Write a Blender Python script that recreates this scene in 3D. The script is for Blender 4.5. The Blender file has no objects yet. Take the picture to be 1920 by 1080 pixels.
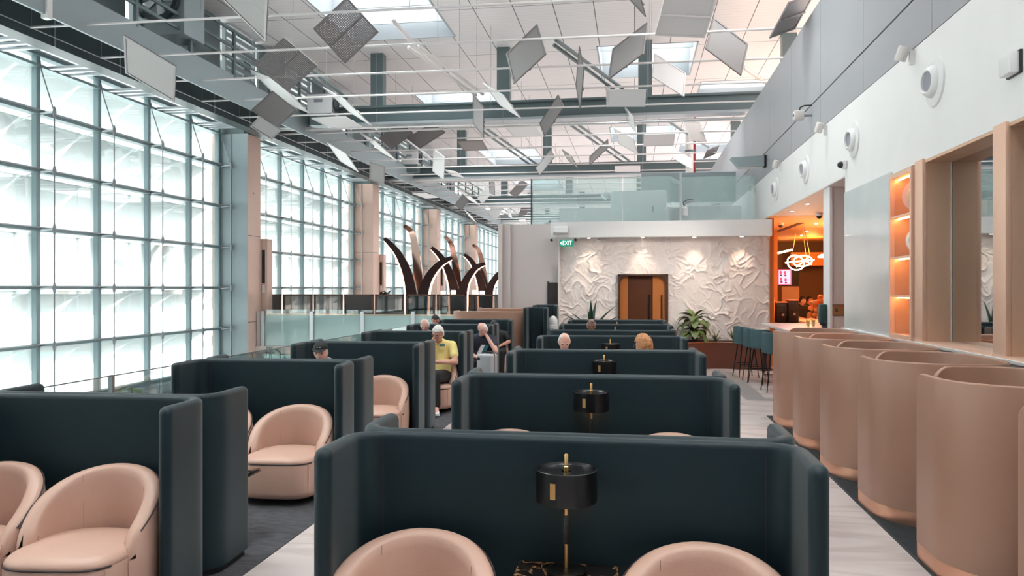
SKY_BASE, SKY_UP, SKY_BACK, BAR_E, EXPO = 1.1, 7.5, 0.3, 40.0, 1.12
PROJ_E = (90, 270, 0, 0)
import bpy, bmesh, math, random
from mathutils import Vector, Matrix, noise, Euler
random.seed(7)
COL = bpy.context.scene.collection
PI = math.pi
# ---------------------------------------------------------------- camera
FPX = 1450.0
TH = math.atan(230.0 / FPX)
SN, CS = math.sin(TH), math.cos(TH)
EYE = 1.8

def W(u, v, d):
    x = (u - 960) / FPX * d
    return Vector((x * CS - d * SN, x * SN + d * CS, EYE + (540 - v) / FPX * d))
def WZ(u, v, z): return W(u, v, (z - EYE) * FPX / (540 - v))
def WY(u, v, Y):
    k = (u - 960) / FPX
    return W(u, v, Y / (k * SN + CS))
def WX(u, v, X):
    k = (u - 960) / FPX
    return W(u, v, X / (k * CS - SN))

cam_d = bpy.data.cameras.new('camera')
cam = bpy.data.objects.new('camera', cam_d)
COL.objects.link(cam)
cam.location = (0, 0, EYE)
cam.rotation_euler = (PI / 2, 0, TH)
cam_d.sensor_width = 36
cam_d.lens = 36 * FPX / 1920
cam_d.clip_end = 600
sc = bpy.context.scene
sc.camera = cam

# ---------------------------------------------------------------- materials
MATS = {}
def nodemat(name):
    m = bpy.data.materials.new(name)
    m.use_nodes = True
    nt = m.node_tree
    b = nt.nodes.get('Principled BSDF')
    MATS[name] = m
    return m, nt, b

def pmat(name, col, rough=0.5, metal=0.0, spec=0.5, emit=None, es=0, noise_amt=0.0, nscale=8, bump=0.0, bscale=80, sheen=0, coat=0, alpha=1, stretch=None):
    m, nt, b = nodemat(name)
    b.inputs['Base Color'].default_value = (*col, 1)
    b.inputs['Roughness'].default_value = rough
    b.inputs['Metallic'].default_value = metal
    b.inputs['Specular IOR Level'].default_value = spec
    if sheen:
        b.inputs['Sheen Weight'].default_value = sheen
        b.inputs['Sheen Roughness'].default_value = 0.4
    if coat:
        b.inputs['Coat Weight'].default_value = coat
    if emit:
        b.inputs['Emission Color'].default_value = (*emit, 1)
        b.inputs['Emission Strength'].default_value = es
    if alpha < 1:
        b.inputs['Alpha'].default_value = alpha
    L = nt.links
    if noise_amt or bump:
        tc = nt.nodes.new('ShaderNodeTexCoord')
        src = tc.outputs['Object']
        if stretch:
            mp = nt.nodes.new('ShaderNodeMapping')
            mp.inputs['Scale'].default_value = stretch
            L.new(src, mp.inputs['Vector']); src = mp.outputs['Vector']
    if noise_amt:
        n = nt.nodes.new('ShaderNodeTexNoise')
        n.inputs['Scale'].default_value = nscale
        n.inputs['Detail'].default_value = 5
        L.new(src, n.inputs['Vector'])
        r = nt.nodes.new('ShaderNodeMapRange')
        r.inputs['From Min'].default_value = 0.3; r.inputs['From Max'].default_value = 0.7
        r.inputs['To Min'].default_value = 1 - noise_amt; r.inputs['To Max'].default_value = 1 + noise_amt
        L.new(n.outputs['Fac'], r.inputs['Value'])
        mx = nt.nodes.new('ShaderNodeMix'); mx.data_type = 'RGBA'; mx.blend_type = 'MULTIPLY'
        mx.inputs[0].default_value = 1
        mx.inputs[6].default_value = (*col, 1)
        L.new(r.outputs['Result'], mx.inputs[7])
        L.new(mx.outputs[2], b.inputs['Base Color'])
    if bump:
        n2 = nt.nodes.new('ShaderNodeTexNoise')
        n2.inputs['Scale'].default_value = bscale
        n2.inputs['Detail'].default_value = 3
        L.new(src, n2.inputs['Vector'])
        bp = nt.nodes.new('ShaderNodeBump')
        bp.inputs['Strength'].default_value = bump
        bp.inputs['Distance'].default_value = 0.01
        L.new(n2.outputs['Fac'], bp.inputs['Height'])
        L.new(bp.outputs['Normal'], b.inputs['Normal'])
    return m

def glassmat(name, tint, refl=0.08, rough=0.02, diff=None, diff_amt=0.0):
    """thin pane: see-through with a weak mirror (and, when frosted, a scattering share)"""
    m, nt, b = nodemat(name)
    nt.nodes.remove(b)
    out = nt.nodes['Material Output']
    tr = nt.nodes.new('ShaderNodeBsdfTransparent'); tr.inputs['Color'].default_value = (*tint, 1)
    gl = nt.nodes.new('ShaderNodeBsdfGlossy'); gl.inputs['Roughness'].default_value = rough
    gl.inputs['Color'].default_value = (0.9, 0.95, 0.95, 1)
    fr = nt.nodes.new('ShaderNodeLayerWeight'); fr.inputs['Blend'].default_value = 0.25
    ml = nt.nodes.new('ShaderNodeMath'); ml.operation = 'MULTIPLY_ADD'
    ml.inputs[1].default_value = 0.5; ml.inputs[2].default_value = refl
    ml.use_clamp = True
    nt.links.new(fr.outputs['Fresnel'], ml.inputs[0])
    last = tr.outputs[0]
    if diff_amt:
        df = nt.nodes.new('ShaderNodeBsdfDiffuse'); df.inputs['Color'].default_value = (*diff, 1)
        tl = nt.nodes.new('ShaderNodeBsdfTranslucent'); tl.inputs['Color'].default_value = (*diff, 1)
        ad = nt.nodes.new('ShaderNodeMixShader'); ad.inputs[0].default_value = 0.5
        nt.links.new(df.outputs[0], ad.inputs[1]); nt.links.new(tl.outputs[0], ad.inputs[2])
        mm = nt.nodes.new('ShaderNodeMixShader'); mm.inputs[0].default_value = diff_amt
        nt.links.new(last, mm.inputs[1]); nt.links.new(ad.outputs[0], mm.inputs[2])
        last = mm.outputs[0]
    mx = nt.nodes.new('ShaderNodeMixShader')
    nt.links.new(ml.outputs[0], mx.inputs[0])
    nt.links.new(last, mx.inputs[1]); nt.links.new(gl.outputs[0], mx.inputs[2])
    nt.links.new(mx.outputs[0], out.inputs['Surface'])
    return m

M = MATS
pmat('teal_fabric', (0.0042, 0.0175, 0.0245), 0.5, spec=0.32, noise_amt=0.12, nscale=3, bump=0.10, bscale=350, sheen=0.20)
pmat('leather', (0.60, 0.375, 0.295), 0.42, spec=0.4, noise_amt=0.04, nscale=4, bump=0.10, bscale=220)
pmat('piping', (0.035, 0.02, 0.02), 0.6)
pmat('dark_plinth', (0.01, 0.01, 0.012), 0.5)
pmat('bronze_vinyl', (0.40, 0.22, 0.155), 0.38, spec=0.55, noise_amt=0.04, nscale=2)
pmat('copper', (0.95, 0.54, 0.37), 0.36, metal=1.0, noise_amt=0.05, nscale=5)
pmat('mirror_copper', (0.75, 0.5, 0.42), 0.12, metal=1.0)
pmat('dark_copper', (0.035, 0.014, 0.012), 0.2, metal=0.3)
pmat('gold_panel', (0.78, 0.50, 0.345), 0.42, metal=0.3, noise_amt=0.05, nscale=3, stretch=(1, 1, 0.2))
pmat('gold_frame', (0.84, 0.54, 0.40), 0.45, metal=0.15)
pmat('brass', (0.85, 0.50, 0.20), 0.28, metal=1.0)
pmat('black_metal', (0.004, 0.004, 0.005), 0.28)
pmat('black_plastic', (0.015, 0.016, 0.018), 0.4)
pmat('white_paint', (0.82, 0.81, 0.81), 0.55, noise_amt=0.015, nscale=2)
pmat('soffit_paint', (0.78, 0.73, 0.71), 0.6)
pmat('white_plastic', (0.78, 0.78, 0.78), 0.35)
pmat('off_white', (0.68, 0.64, 0.62), 0.5)
pmat('hole_grey', (0.30, 0.30, 0.34), 0.6)
pmat('grey_wall', (0.37, 0.375, 0.40), 0.42, spec=0.4, noise_amt=0.02, nscale=1)
pmat('joint', (0.02, 0.025, 0.03), 0.7)
pmat('plaster', (0.84, 0.765, 0.73), 0.7, bump=0.15, bscale=40)
pmat('partition_paint', (0.66, 0.585, 0.575), 0.6)
pmat('partition_trim', (0.70, 0.62, 0.60), 0.5)
pmat('mullion', (0.25, 0.34, 0.36), 0.4, metal=0.2)
pmat('well_grey', (0.40, 0.42, 0.45), 0.5)
pmat('box_glow', (0.9, 0.8, 0.75), 0.5, emit=(1, 0.75, 0.65), es=0.5)
pmat('rod_metal', (0.62, 0.64, 0.66), 0.3, metal=0.6)
pmat('cable_metal', (0.32, 0.35, 0.37), 0.35, metal=0.6)
pmat('white_rod', (0.74, 0.71, 0.71), 0.35, metal=0.2)
pmat('beam_steel', (0.13, 0.175, 0.185), 0.33, metal=0.25)
pmat('beam_pale', (0.40, 0.44, 0.47), 0.3, metal=0.3)
pmat('catwalk_grey', (0.30, 0.36, 0.38), 0.4, metal=0.2)
pmat('column_clad', (0.64, 0.46, 0.39), 0.42, noise_amt=0.02, nscale=1)
pmat('bronze_planter', (0.17, 0.065, 0.045), 0.35, metal=0.3)
pmat('leaf_green', (0.045, 0.10, 0.035), 0.45, noise_amt=0.35, nscale=6)
pmat('leaf_broad', (0.11, 0.15, 0.045), 0.4, noise_amt=0.45, nscale=5)
pmat('leaf_pale', (0.16, 0.20, 0.06), 0.45, noise_amt=0.4, nscale=5)
pmat('leaf_dark', (0.018, 0.055, 0.035), 0.4, noise_amt=0.3, nscale=6)
pmat('stem', (0.06, 0.07, 0.03), 0.6)
pmat('soil', (0.02, 0.015, 0.012), 0.9)
pmat('stool_fabric', (0.045, 0.10, 0.115), 0.6, noise_amt=0.05)
pmat('door_copper', (0.60, 0.20, 0.05), 0.35, metal=0.3)
pmat('door_brown', (0.12, 0.035, 0.012), 0.4, metal=0.3)
pmat('door_frame', (0.09, 0.045, 0.03), 0.4, metal=0.4)
pmat('dark_wood', (0.045, 0.035, 0.035), 0.5)
pmat('exit_green', (0.0, 0.26, 0.17), 0.4, emit=(0.0, 0.32, 0.2), es=0.25)
pmat('exit_white', (0.85, 0.9, 0.88), 0.4, emit=(0.9, 1, 0.95), es=0.5)
pmat('lamp_glow', (1, 0.8, 0.6), 0.5, emit=(1, 0.62, 0.33), es=9)
pmat('led_glow', (1, 0.7, 0.4), 0.5, emit=(1, 0.50, 0.20), es=9)
pmat('neon_glow', (1, 0.8, 0.6), 0.5, emit=(1, 0.66, 0.40), es=9)
pmat('horn_glow', (1, 0.7, 0.5), 0.5, emit=(1, 0.62, 0.42), es=3.0)
pmat('spot_glow', (1, 0.9, 0.8), 0.5, emit=(1, 0.85, 0.7), es=10)
pmat('bar_orange', (0.60, 0.23, 0.06), 0.55)
pmat('bar_dark', (0.10, 0.05, 0.035), 0.6)
pmat('bar_ceiling', (0.72, 0.40, 0.18), 0.6)
pmat('bar_cabinet', (0.62, 0.46, 0.38), 0.5)
pmat('screen_pink', (0.8, 0.2, 0.35), 0.4, emit=(0.9, 0.42, 0.62), es=0.9)
pmat('screen_red', (0.5, 0.05, 0.08), 0.4, emit=(0.75, 0.06, 0.12), es=0.7)
pmat('screen_dark', (0.08, 0.02, 0.05), 0.4, emit=(0.10, 0.02, 0.06), es=0.5)
pmat('orange_flower', (0.85, 0.26, 0.05), 0.6, noise_amt=0.3, nscale=20)
pmat('juice', (0.90, 0.42, 0.01), 0.3)
pmat('dispenser_green', (0.02, 0.055, 0.055), 0.4)
pmat('plaque_gold', (0.42, 0.24, 0.11), 0.4, metal=0.5)
pmat('skin_fair', (0.62, 0.32, 0.24), 0.5, noise_amt=0.06, nscale=20)
pmat('skin_pink', (0.72, 0.40, 0.32), 0.5, noise_amt=0.06, nscale=20)
pmat('skin_brown', (0.28, 0.13, 0.085), 0.5, noise_amt=0.06, nscale=20)
pmat('hair_white', (0.72, 0.70, 0.68), 0.7, noise_amt=0.2, nscale=40)
pmat('hair_ginger', (0.50, 0.22, 0.09), 0.6, noise_amt=0.35, nscale=30)
pmat('hair_black', (0.012, 0.012, 0.014), 0.5)
pmat('stitch', (0.40, 0.25, 0.20), 0.6)
pmat('gutter_dark', (0.065, 0.085, 0.09), 0.4, metal=0.2)
pmat('shirt_yellow', (0.85, 0.70, 0.27), 0.7, noise_amt=0.05)
pmat('shirt_navy', (0.012, 0.014, 0.03), 0.7)
pmat('shirt_pink', (0.75, 0.50, 0.50), 0.7)
pmat('cloth_black', (0.006, 0.006, 0.008), 0.7)
pmat('cloth_grey', (0.22, 0.22, 0.25), 0.7)
pmat('teal_patch', (0.03, 0.16, 0.20), 0.6)
pmat('white_cloth', (0.75, 0.73, 0.74), 0.7)
pmat('suitcase_silver', (0.50, 0.51, 0.54), 0.35, metal=0.3)
pmat('eye_dark', (0.015, 0.012, 0.012), 0.3)
pmat('poster_white', (0.82, 0.82, 0.80), 0.5)
pmat('plate_pink', (0.80, 0.45, 0.38), 0.35)
pmat('plate_cream', (0.75, 0.62, 0.36), 0.4, noise_amt=0.3, nscale=12)
pmat('plate_teal', (0.12, 0.45, 0.42), 0.35, noise_amt=0.3, nscale=12)
pmat('coral', (0.85, 0.30, 0.18), 0.4)
pmat('silver', (0.6, 0.6, 0.62), 0.25, metal=0.8)
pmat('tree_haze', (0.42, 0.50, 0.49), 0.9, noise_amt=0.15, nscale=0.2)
pmat('apron', (0.5, 0.51, 0.5), 0.9, noise_amt=0.06, nscale=0.08)
pmat('lower_floor', (0.62, 0.67, 0.67), 0.4)
pmat('fan_dark', (0.03, 0.045, 0.05), 0.4)
pmat('red_pipe', (0.35, 0.02, 0.03), 0.5)
glassmat('window_glass', (0.93, 0.975, 0.975), 0.03)
glassmat('clear_glass', (0.93, 0.97, 0.965), 0.05)
glassmat('frosted_glass', (0.86, 0.96, 0.95), 0.05, 0.12, (0.66, 0.87, 0.86), 0.62)
glassmat('mezzanine_glass', (0.91, 0.98, 0.975), 0.08, 0.05, (0.80, 0.96, 0.94), 0.26)
glassmat('bronze_glass', (0.30, 0.27, 0.26), 0.06)
glassmat('juice_glass', (0.95, 0.95, 0.93), 0.08)

def translucent(name, col, share):
    m, nt, b = nodemat(name)
    b.inputs['Base Color'].default_value = (*col, 1); b.inputs['Roughness'].default_value = 0.6
    tl = nt.nodes.new('ShaderNodeBsdfTranslucent'); tl.inputs['Color'].default_value = (*col, 1)
    mx = nt.nodes.new('ShaderNodeMixShader'); mx.inputs[0].default_value = share
    nt.links.new(b.outputs[0], mx.inputs[1]); nt.links.new(tl.outputs[0], mx.inputs[2])
    nt.links.new(mx.outputs[0], nt.nodes['Material Output'].inputs['Surface'])
translucent('bracket_white', (0.86, 0.88, 0.88), 0.75)
translucent('fin_white', (0.74, 0.76, 0.76), 0.30)
# mirror
pmat('mirror', (0.62, 0.64, 0.64), 0.015, metal=1.0)
# glossy white wall panel
pmat('white_glass_panel', (0.66, 0.665, 0.67), 0.16, spec=0.7, noise_amt=0.05, nscale=1.2, coat=0.3)

def marble(name, base, vein, scale, rough):
    m, nt, b = nodemat(name)
    tc = nt.nodes.new('ShaderNodeTexCoord')
    mp = nt.nodes.new('ShaderNodeMapping'); mp.inputs['Scale'].default_value = scale
    n = nt.nodes.new('ShaderNodeTexNoise'); n.inputs['Scale'].default_value = 1.0
    n.inputs['Detail'].default_value = 7; n.inputs['Distortion'].default_value = 1.3
    cr = nt.nodes.new('ShaderNodeValToRGB')
    cr.color_ramp.elements[0].position = 0.36; cr.color_ramp.elements[0].color = (*base, 1)
    cr.color_ramp.elements[1].position = 0.72; cr.color_ramp.elements[1].color = (*base, 1)
    e = cr.color_ramp.elements.new(0.52); e.color = (*vein, 1)
    e = cr.color_ramp.elements.new(0.47); e.color = (*base, 1)
    e = cr.color_ramp.elements.new(0.58); e.color = (*base, 1)
    L = nt.links
    L.new(tc.outputs['Object'], mp.inputs['Vector']); L.new(mp.outputs['Vector'], n.inputs['Vector'])
    L.new(n.outputs['Fac'], cr.inputs['Fac']); L.new(cr.outputs['Color'], b.inputs['Base Color'])
    b.inputs['Roughness'].default_value = rough
    return m
marble('floor_marble', (0.66, 0.585, 0.575), (0.55, 0.47, 0.45), (0.25, 1.3, 1), 0.22)
marble('counter_marble', (0.82, 0.80, 0.79), (0.72, 0.69, 0.68), (1, 2, 1), 0.15)
marble('black_marble', (0.012, 0.010, 0.010), (0.35, 0.20, 0.09), (9, 7, 5), 0.15)
pmat('carpet', (0.062, 0.060, 0.068), 0.95, noise_amt=0.35, nscale=14, bump=0.6, bscale=60, stretch=(0.6, 1.6, 1))
pmat('carpet_dark', (0.022, 0.024, 0.028), 0.95, noise_amt=0.2, nscale=10)
pmat('grey_inlay', (0.25, 0.235, 0.235), 0.5, noise_amt=0.25, nscale=60)

def ceiling_mat():
    m, nt, b = nodemat('ceiling_tiles')
    tc = nt.nodes.new('ShaderNodeTexCoord')
    L = nt.links
    br = nt.nodes.new('ShaderNodeTexBrick')
    br.offset = 0.0
    br.inputs['Color1'].default_value = (0.83, 0.785, 0.785, 1)
    br.inputs['Color2'].default_value = (0.86, 0.81, 0.81, 1)
    br.inputs['Mortar'].default_value = (0.10, 0.09, 0.09, 1)
    br.inputs['Scale'].default_value = 1.0
    br.inputs['Mortar Size'].default_value = 0.012
    br.inputs['Mortar Smooth'].default_value = 0.1
    br.inputs['Brick Width'].default_value = 1.0
    br.inputs['Row Height'].default_value = 3.8
    L.new(tc.outputs['Object'], br.inputs['Vector'])
    wv = nt.nodes.new('ShaderNodeTexWave'); wv.wave_type = 'BANDS'; wv.bands_direction = 'Y'
    wv.inputs['Scale'].default_value = 1.6; wv.inputs['Distortion'].default_value = 0
    L.new(tc.outputs['Object'], wv.inputs['Vector'])
    r = nt.nodes.new('ShaderNodeMapRange')
    r.inputs['From Min'].default_value = 0.0; r.inputs['From Max'].default_value = 0.12
    r.inputs['To Min'].default_value = 0.90; r.inputs['To Max'].default_value = 1.0
    L.new(wv.outputs['Fac'], r.inputs['Value'])
    mx = nt.nodes.new('ShaderNodeMix'); mx.data_type = 'RGBA'; mx.blend_type = 'MULTIPLY'; mx.inputs[0].default_value = 1
    L.new(br.outputs['Color'], mx.inputs[6]); L.new(r.outputs['Result'], mx.inputs[7])
    L.new(mx.outputs[2], b.inputs['Base Color'])
    b.inputs['Roughness'].default_value = 0.45
ceiling_mat()

def perforated_mat():
    """sheet metal with rows of round holes (holes let light through)"""
    m, nt, b = nodemat('perforated_sheet')
    L = nt.links
    b.inputs['Base Color'].default_value = (0.20, 0.185, 0.188, 1)
    b.inputs['Roughness'].default_value = 0.5
    b.inputs['Metallic'].default_value = 0.1
    tc = nt.nodes.new('ShaderNodeTexCoord')
    mp = nt.nodes.new('ShaderNodeMapping'); mp.inputs['Scale'].default_value = (30, 30, 30)
    L.new(tc.outputs['Object'], mp.inputs['Vector'])
    fr = nt.nodes.new('ShaderNodeVectorMath'); fr.operation = 'FRACTION'
    L.new(mp.outputs['Vector'], fr.inputs[0])
    sb = nt.nodes.new('ShaderNodeVectorMath'); sb.operation = 'SUBTRACT'; sb.inputs[1].default_value = (0.5, 0.5, 0.5)
    L.new(fr.outputs[0], sb.inputs[0])
    ml = nt.nodes.new('ShaderNodeVectorMath'); ml.operation = 'MULTIPLY'; ml.inputs[1].default_value = (1, 1, 0)
    L.new(sb.outputs[0], ml.inputs[0])
    ln = nt.nodes.new('ShaderNodeVectorMath'); ln.operation = 'LENGTH'
    L.new(ml.outputs[0], ln.inputs[0])
    lt = nt.nodes.new('ShaderNodeMath'); lt.operation = 'LESS_THAN'; lt.inputs[1].default_value = 0.24
    L.new(ln.outputs['Value'], lt.inputs[0])
    tr = nt.nodes.new('ShaderNodeBsdfTransparent')
    mx = nt.nodes.new('ShaderNodeMixShader')
    L.new(lt.outputs[0], mx.inputs[0]); L.new(b.outputs[0], mx.inputs[1]); L.new(tr.outputs[0], mx.inputs[2])
    L.new(mx.outputs[0], nt.nodes['Material Output'].inputs['Surface'])
perforated_mat()
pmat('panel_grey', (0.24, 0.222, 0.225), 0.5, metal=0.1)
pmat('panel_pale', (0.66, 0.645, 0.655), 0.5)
pmat('panel_frame', (0.20, 0.18, 0.185), 0.45, metal=0.2)

# ---------------------------------------------------------------- mesh helpers
def obj(name, bm, mat, parent=None, smooth=True, angle=40, loc=None, rot=None):
    me = bpy.data.meshes.new(name)
    bmesh.ops.recalc_face_normals(bm, faces=bm.faces)
    bm.to_mesh(me); bm.free()
    if smooth:
        me.shade_smooth()
        me.set_sharp_from_angle(angle=math.radians(angle))
    o = bpy.data.objects.new(name, me)
    if isinstance(mat, str): mat = M[mat]
    me.materials.append(mat)
    COL.objects.link(o)
    if parent: o.parent = parent
    if loc is not None: o.location = loc
    if rot is not None: o.rotation_euler = rot
    return o

def tag(o, label, cat, group=None):
    o['label'] = label; o['category'] = cat
    if group: o['group'] = group
    return o
def thing(name, label, cat, loc=(0, 0, 0), rz=0.0, group=None):
    o = bpy.data.objects.new(name, None)
    o.empty_display_size = 0.1
    COL.objects.link(o)
    o.location = loc
    o.rotation_euler = (0, 0, rz)
    return tag(o, label, cat, group)
def struct(name, bm, mat, parent=None, **k):
    o = obj(name, bm, mat, parent, **k)
    if parent is None: o['kind'] = 'structure'
    return o
def structE(name, loc=(0, 0, 0)):
    o = bpy.data.objects.new(name, None); COL.objects.link(o); o.location = loc
    o['kind'] = 'structure'
    return o
def dup(root, loc, rz=0.0, label=None, group=None):
    r = root.copy(); COL.objects.link(r)
    r.location = loc; r.rotation_euler = (0, 0, rz)
    if label: r['label'] = label
    if group: r['group'] = group
    for ch in list(root.children):
        c = ch.copy(); COL.objects.link(c); c.parent = r
        for g in list(ch.children):
            d = g.copy(); COL.objects.link(d); d.parent = c
    return r

def B(): return bmesh.new()
def box(bm, x0, x1, y0, y1, z0, z1, bev=0.0, seg=2):
    vs = [bm.verts.new(p) for p in ((x0,y0,z0),(x1,y0,z0),(x1,y1,z0),(x0,y1,z0),(x0,y0,z1),(x1,y0,z1),(x1,y1,z1),(x0,y1,z1))]
    fs = [bm.faces.new([vs[i] for i in f]) for f in ((3,2,1,0),(4,5,6,7),(0,1,5,4),(1,2,6,5),(2,3,7,6),(3,0,4,7))]
    if bev:
        es = set()
        for f in fs: es.update(f.edges)
        bmesh.ops.bevel(bm, geom=list(es), offset=bev, segments=seg, affect='EDGES', profile=0.5)
    return bm
def bxo(name, mat, x0, x1, y0, y1, z0, z1, parent=None, bev=0.0):
    return obj(name, box(B(), x0, x1, y0, y1, z0, z1, bev), mat, parent)
def tube(bm, pts, r, seg=8, cap=True, closed=False):
    pts = [Vector(p) for p in pts]
    n = len(pts)
    rs = r if isinstance(r, (list, tuple)) else [r] * n
    rings = []
    up = Vector((0, 0, 1))
    prevn = None
    for i in range(n):
        if closed: t = (pts[(i+1) % n] - pts[i-1])
        else: t = pts[min(i+1, n-1)] - pts[max(i-1, 0)]
        t.normalize()
        if prevn is None:
            a = up if abs(t.dot(up)) < 0.95 else Vector((1, 0, 0))
            nn = (a - t * a.dot(t)).normalized()
        else:
            nn = (prevn - t * prevn.dot(t))
            if nn.length < 1e-6: nn = t.orthogonal()
            nn.normalize()
        prevn = nn
        bb = t.cross(nn)
        rings.append([bm.verts.new(pts[i] + (nn * math.cos(a) + bb * math.sin(a)) * rs[i]) for a in [2*PI*j/seg for j in range(seg)]])
    m = n if closed else n - 1
    for i in range(m):
        a, b = rings[i], rings[(i+1) % n]
        for j in range(seg):
            bm.faces.new((a[j], a[(j+1) % seg], b[(j+1) % seg], b[j]))
    if cap and not closed:
        bm.faces.new(rings[0][::-1]); bm.faces.new(rings[-1])
    return bm
def lathe(bm, prof, seg=24, c=(0, 0, 0), cap=True):
    """profile of (r, z) about the z axis"""
    c = Vector(c); rings = []
    for r, z in prof:
        rings.append([bm.verts.new(c + Vector((r*math.cos(2*PI*j/seg), r*math.sin(2*PI*j/seg), z))) for j in range(seg)])
    for a, b in zip(rings, rings[1:]):
        for j in range(seg):
            bm.faces.new((a[j], a[(j+1) % seg], b[(j+1) % seg], b[j]))
    if cap:
        bm.faces.new(rings[0][::-1]); bm.faces.new(rings[-1])
    return bm
def prism(bm, poly, axis, a, b):
    """polygon of 2-D points extruded along axis 'x','y' or 'z' from a to b"""
    def P(p, t):
        return {'x': (t, p[0], p[1]), 'y': (p[0], t, p[1]), 'z': (p[0], p[1], t)}[axis]
    v0 = [bm.verts.new(P(p, a)) for p in poly]; v1 = [bm.verts.new(P(p, b)) for p in poly]
    n = len(poly)
    bm.faces.new(v0[::-1]); bm.faces.new(v1)
    for i in range(n): bm.faces.new((v0[i], v0[(i+1) % n], v1[(i+1) % n], v1[i]))
    return bm
def loft(bm, rings, cap=True):
    R = [[bm.verts.new(p) for p in r] for r in rings]
    for a, b in zip(R, R[1:]):
        n = len(a)
        for j in range(n): bm.faces.new((a[j], a[(j+1) % n], b[(j+1) % n], b[j]))
    if cap:
        bm.faces.new(R[0][::-1]); bm.faces.new(R[-1])
    return bm
def sphere(bm, c, r, seg=16, rings=10, mat=None):
    m = Matrix.Translation(Vector(c)) @ (mat or Matrix()) @ Matrix.Diagonal((*(r if isinstance(r, (tuple, list)) else (r, r, r)), 1))
    bmesh.ops.create_uvsphere(bm, u_segments=seg, v_segments=rings, radius=1, matrix=m)
    return bm
def arc(cx, cy, r, a0, a1, n=8):
    return [(cx + r*math.cos(math.radians(a0 + (a1-a0)*i/n)), cy + r*math.sin(math.radians(a0 + (a1-a0)*i/n))) for i in range(n+1)]
def densify(path, step):
    out = [Vector(path[0])]
    for p in path[1:]:
        p = Vector(p); q = out[-1]; L = (p-q).length
        if L < 1e-6: continue
        k = max(1, int(L/step))
        for i in range(1, k+1): out.append(q + (p-q)*(i/k))
    return out
def shell(path, t, H, z0=0.0, r_end=(0.1, 0.1), r_top=0.02, step=0.06, plan_round=True, topfn=None):
    """upright sheet of thickness t following a plan path, rounded rim, rounded upper corners at its two free ends"""
    P = densify(path, step)
    s = [0.0]
    for a, b in zip(P, P[1:]): s.append(s[-1] + (b-a).length)
    L = s[-1]
    extra = []
    for re, end in ((r_end[0], 0), (r_end[1], 1)):
        for f in (0.002, 0.05, 0.15, 0.3, 0.5, 0.75, 1.0):
            extra.append(re*f if end == 0 else L - re*f)
        for f in (0.1, 0.35, 1.0):
            extra.append(t/2*f if end == 0 else L - t/2*f)
    ss = sorted(set([round(x, 5) for x in s + extra if 0 <= x <= L]))
    def at(x):
        for i in range(len(s)-1):
            if x <= s[i+1] + 1e-9:
                f = (x - s[i]) / max(1e-9, s[i+1]-s[i])
                return P[i] + (P[i+1]-P[i])*f
        return P[-1]
    bm = B(); rings = []
    for x in ss:
        p = at(x)
        tg = at(min(L, x+0.02)) - at(max(0, x-0.02)); tg.normalize()
        nn = Vector((-tg.y, tg.x))
        h = H if topfn is None else topfn(x/L)*H
        for re, dd in ((r_end[0], x), (r_end[1], L-x)):
            if re > 0 and dd < re: h -= re - math.sqrt(max(0, re*re - (re-dd)**2))
        hw = t/2
        if plan_round:
            dd = min(x, L-x)
            if dd < t/2: hw = max(0.15*t/2, math.sqrt(max(0, (t/2)**2 - (t/2-dd)**2)))
        rt = min(r_top, hw)
        prof = [(-hw, z0)] + [(-hw, z0 + (h-rt-z0)*f) for f in (0.5, 1.0)]
        for a in (150, 120, 90, 60, 30):
            ca, sa = math.cos(math.radians(a)), math.sin(math.radians(a))
            prof.append(((hw-rt)*(1 if ca > 0.01 else -1 if ca < -0.01 else 0) + rt*ca, h-rt+rt*sa))
        prof += [(hw, z0 + (h-rt-z0)*f) for f in (1.0, 0.5)] + [(hw, z0)]
        rings.append([(p.x + nn.x*o, p.y + nn.y*o, z) for o, z in prof])
    return loft(bm, rings)
def plate(bm, origin, ex, ey, n, th):
    o, ex, ey, n = Vector(origin), Vector(ex), Vector(ey), Vector(n).normalized()*th/2
    vs = [bm.verts.new(o + a*ex + b*ey + c*n) for c in (-1, 1) for a, b in ((0,0),(1,0),(1,1),(0,1))]
    for f in ((3,2,1,0),(4,5,6,7),(0,1,5,4),(1,2,6,5),(2,3,7,6),(3,0,4,7)): bm.faces.new([vs[i] for i in f])
    return bm
def text_bm(s, size):
    cu = bpy.data.curves.new('t', 'FONT'); cu.body = s; cu.size = size; cu.extrude = size*0.02
    cu.align_x = 'CENTER'; cu.align_y = 'CENTER'
    o = bpy.data.objects.new('t', cu); COL.objects.link(o)
    dg = bpy.context.evaluated_depsgraph_get()
    me = bpy.data.meshes.new_from_object(o.evaluated_get(dg))
    bm = B(); bm.from_mesh(me)
    bpy.data.objects.remove(o); bpy.data.meshes.remove(me)
    return bm
def light(kind, name, loc, energy, col=(1, 1, 1), size=0.1, parent=None, rot=None, spot=None, blend=0.5):
    l = bpy.data.lights.new(name, kind); l.energy = energy; l.color = col
    if kind in ('POINT', 'SPOT'): l.shadow_soft_size = size
    if kind == 'AREA': l.size = size
    if spot: l.spot_size = math.radians(spot); l.spot_blend = blend
    o = bpy.data.objects.new(name, l); COL.objects.link(o); o.location = loc
    if rot: o.rotation_euler = rot
    if parent: o.parent = parent
    return o
ORD = 'first second third fourth fifth sixth seventh eighth ninth tenth eleventh twelfth thirteenth fourteenth fifteenth sixteenth seventeenth eighteenth nineteenth twentieth'.split()
ORD += ['twenty-' + w for w in ORD[:9]] + ['thirtieth'] + ['thirty-' + w for w in ORD[:9]]
# ================================================================ the setting
XW = -12.6
def MY(n): return 12.746 + 1.9026 * n
PITCH = 1.238
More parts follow.
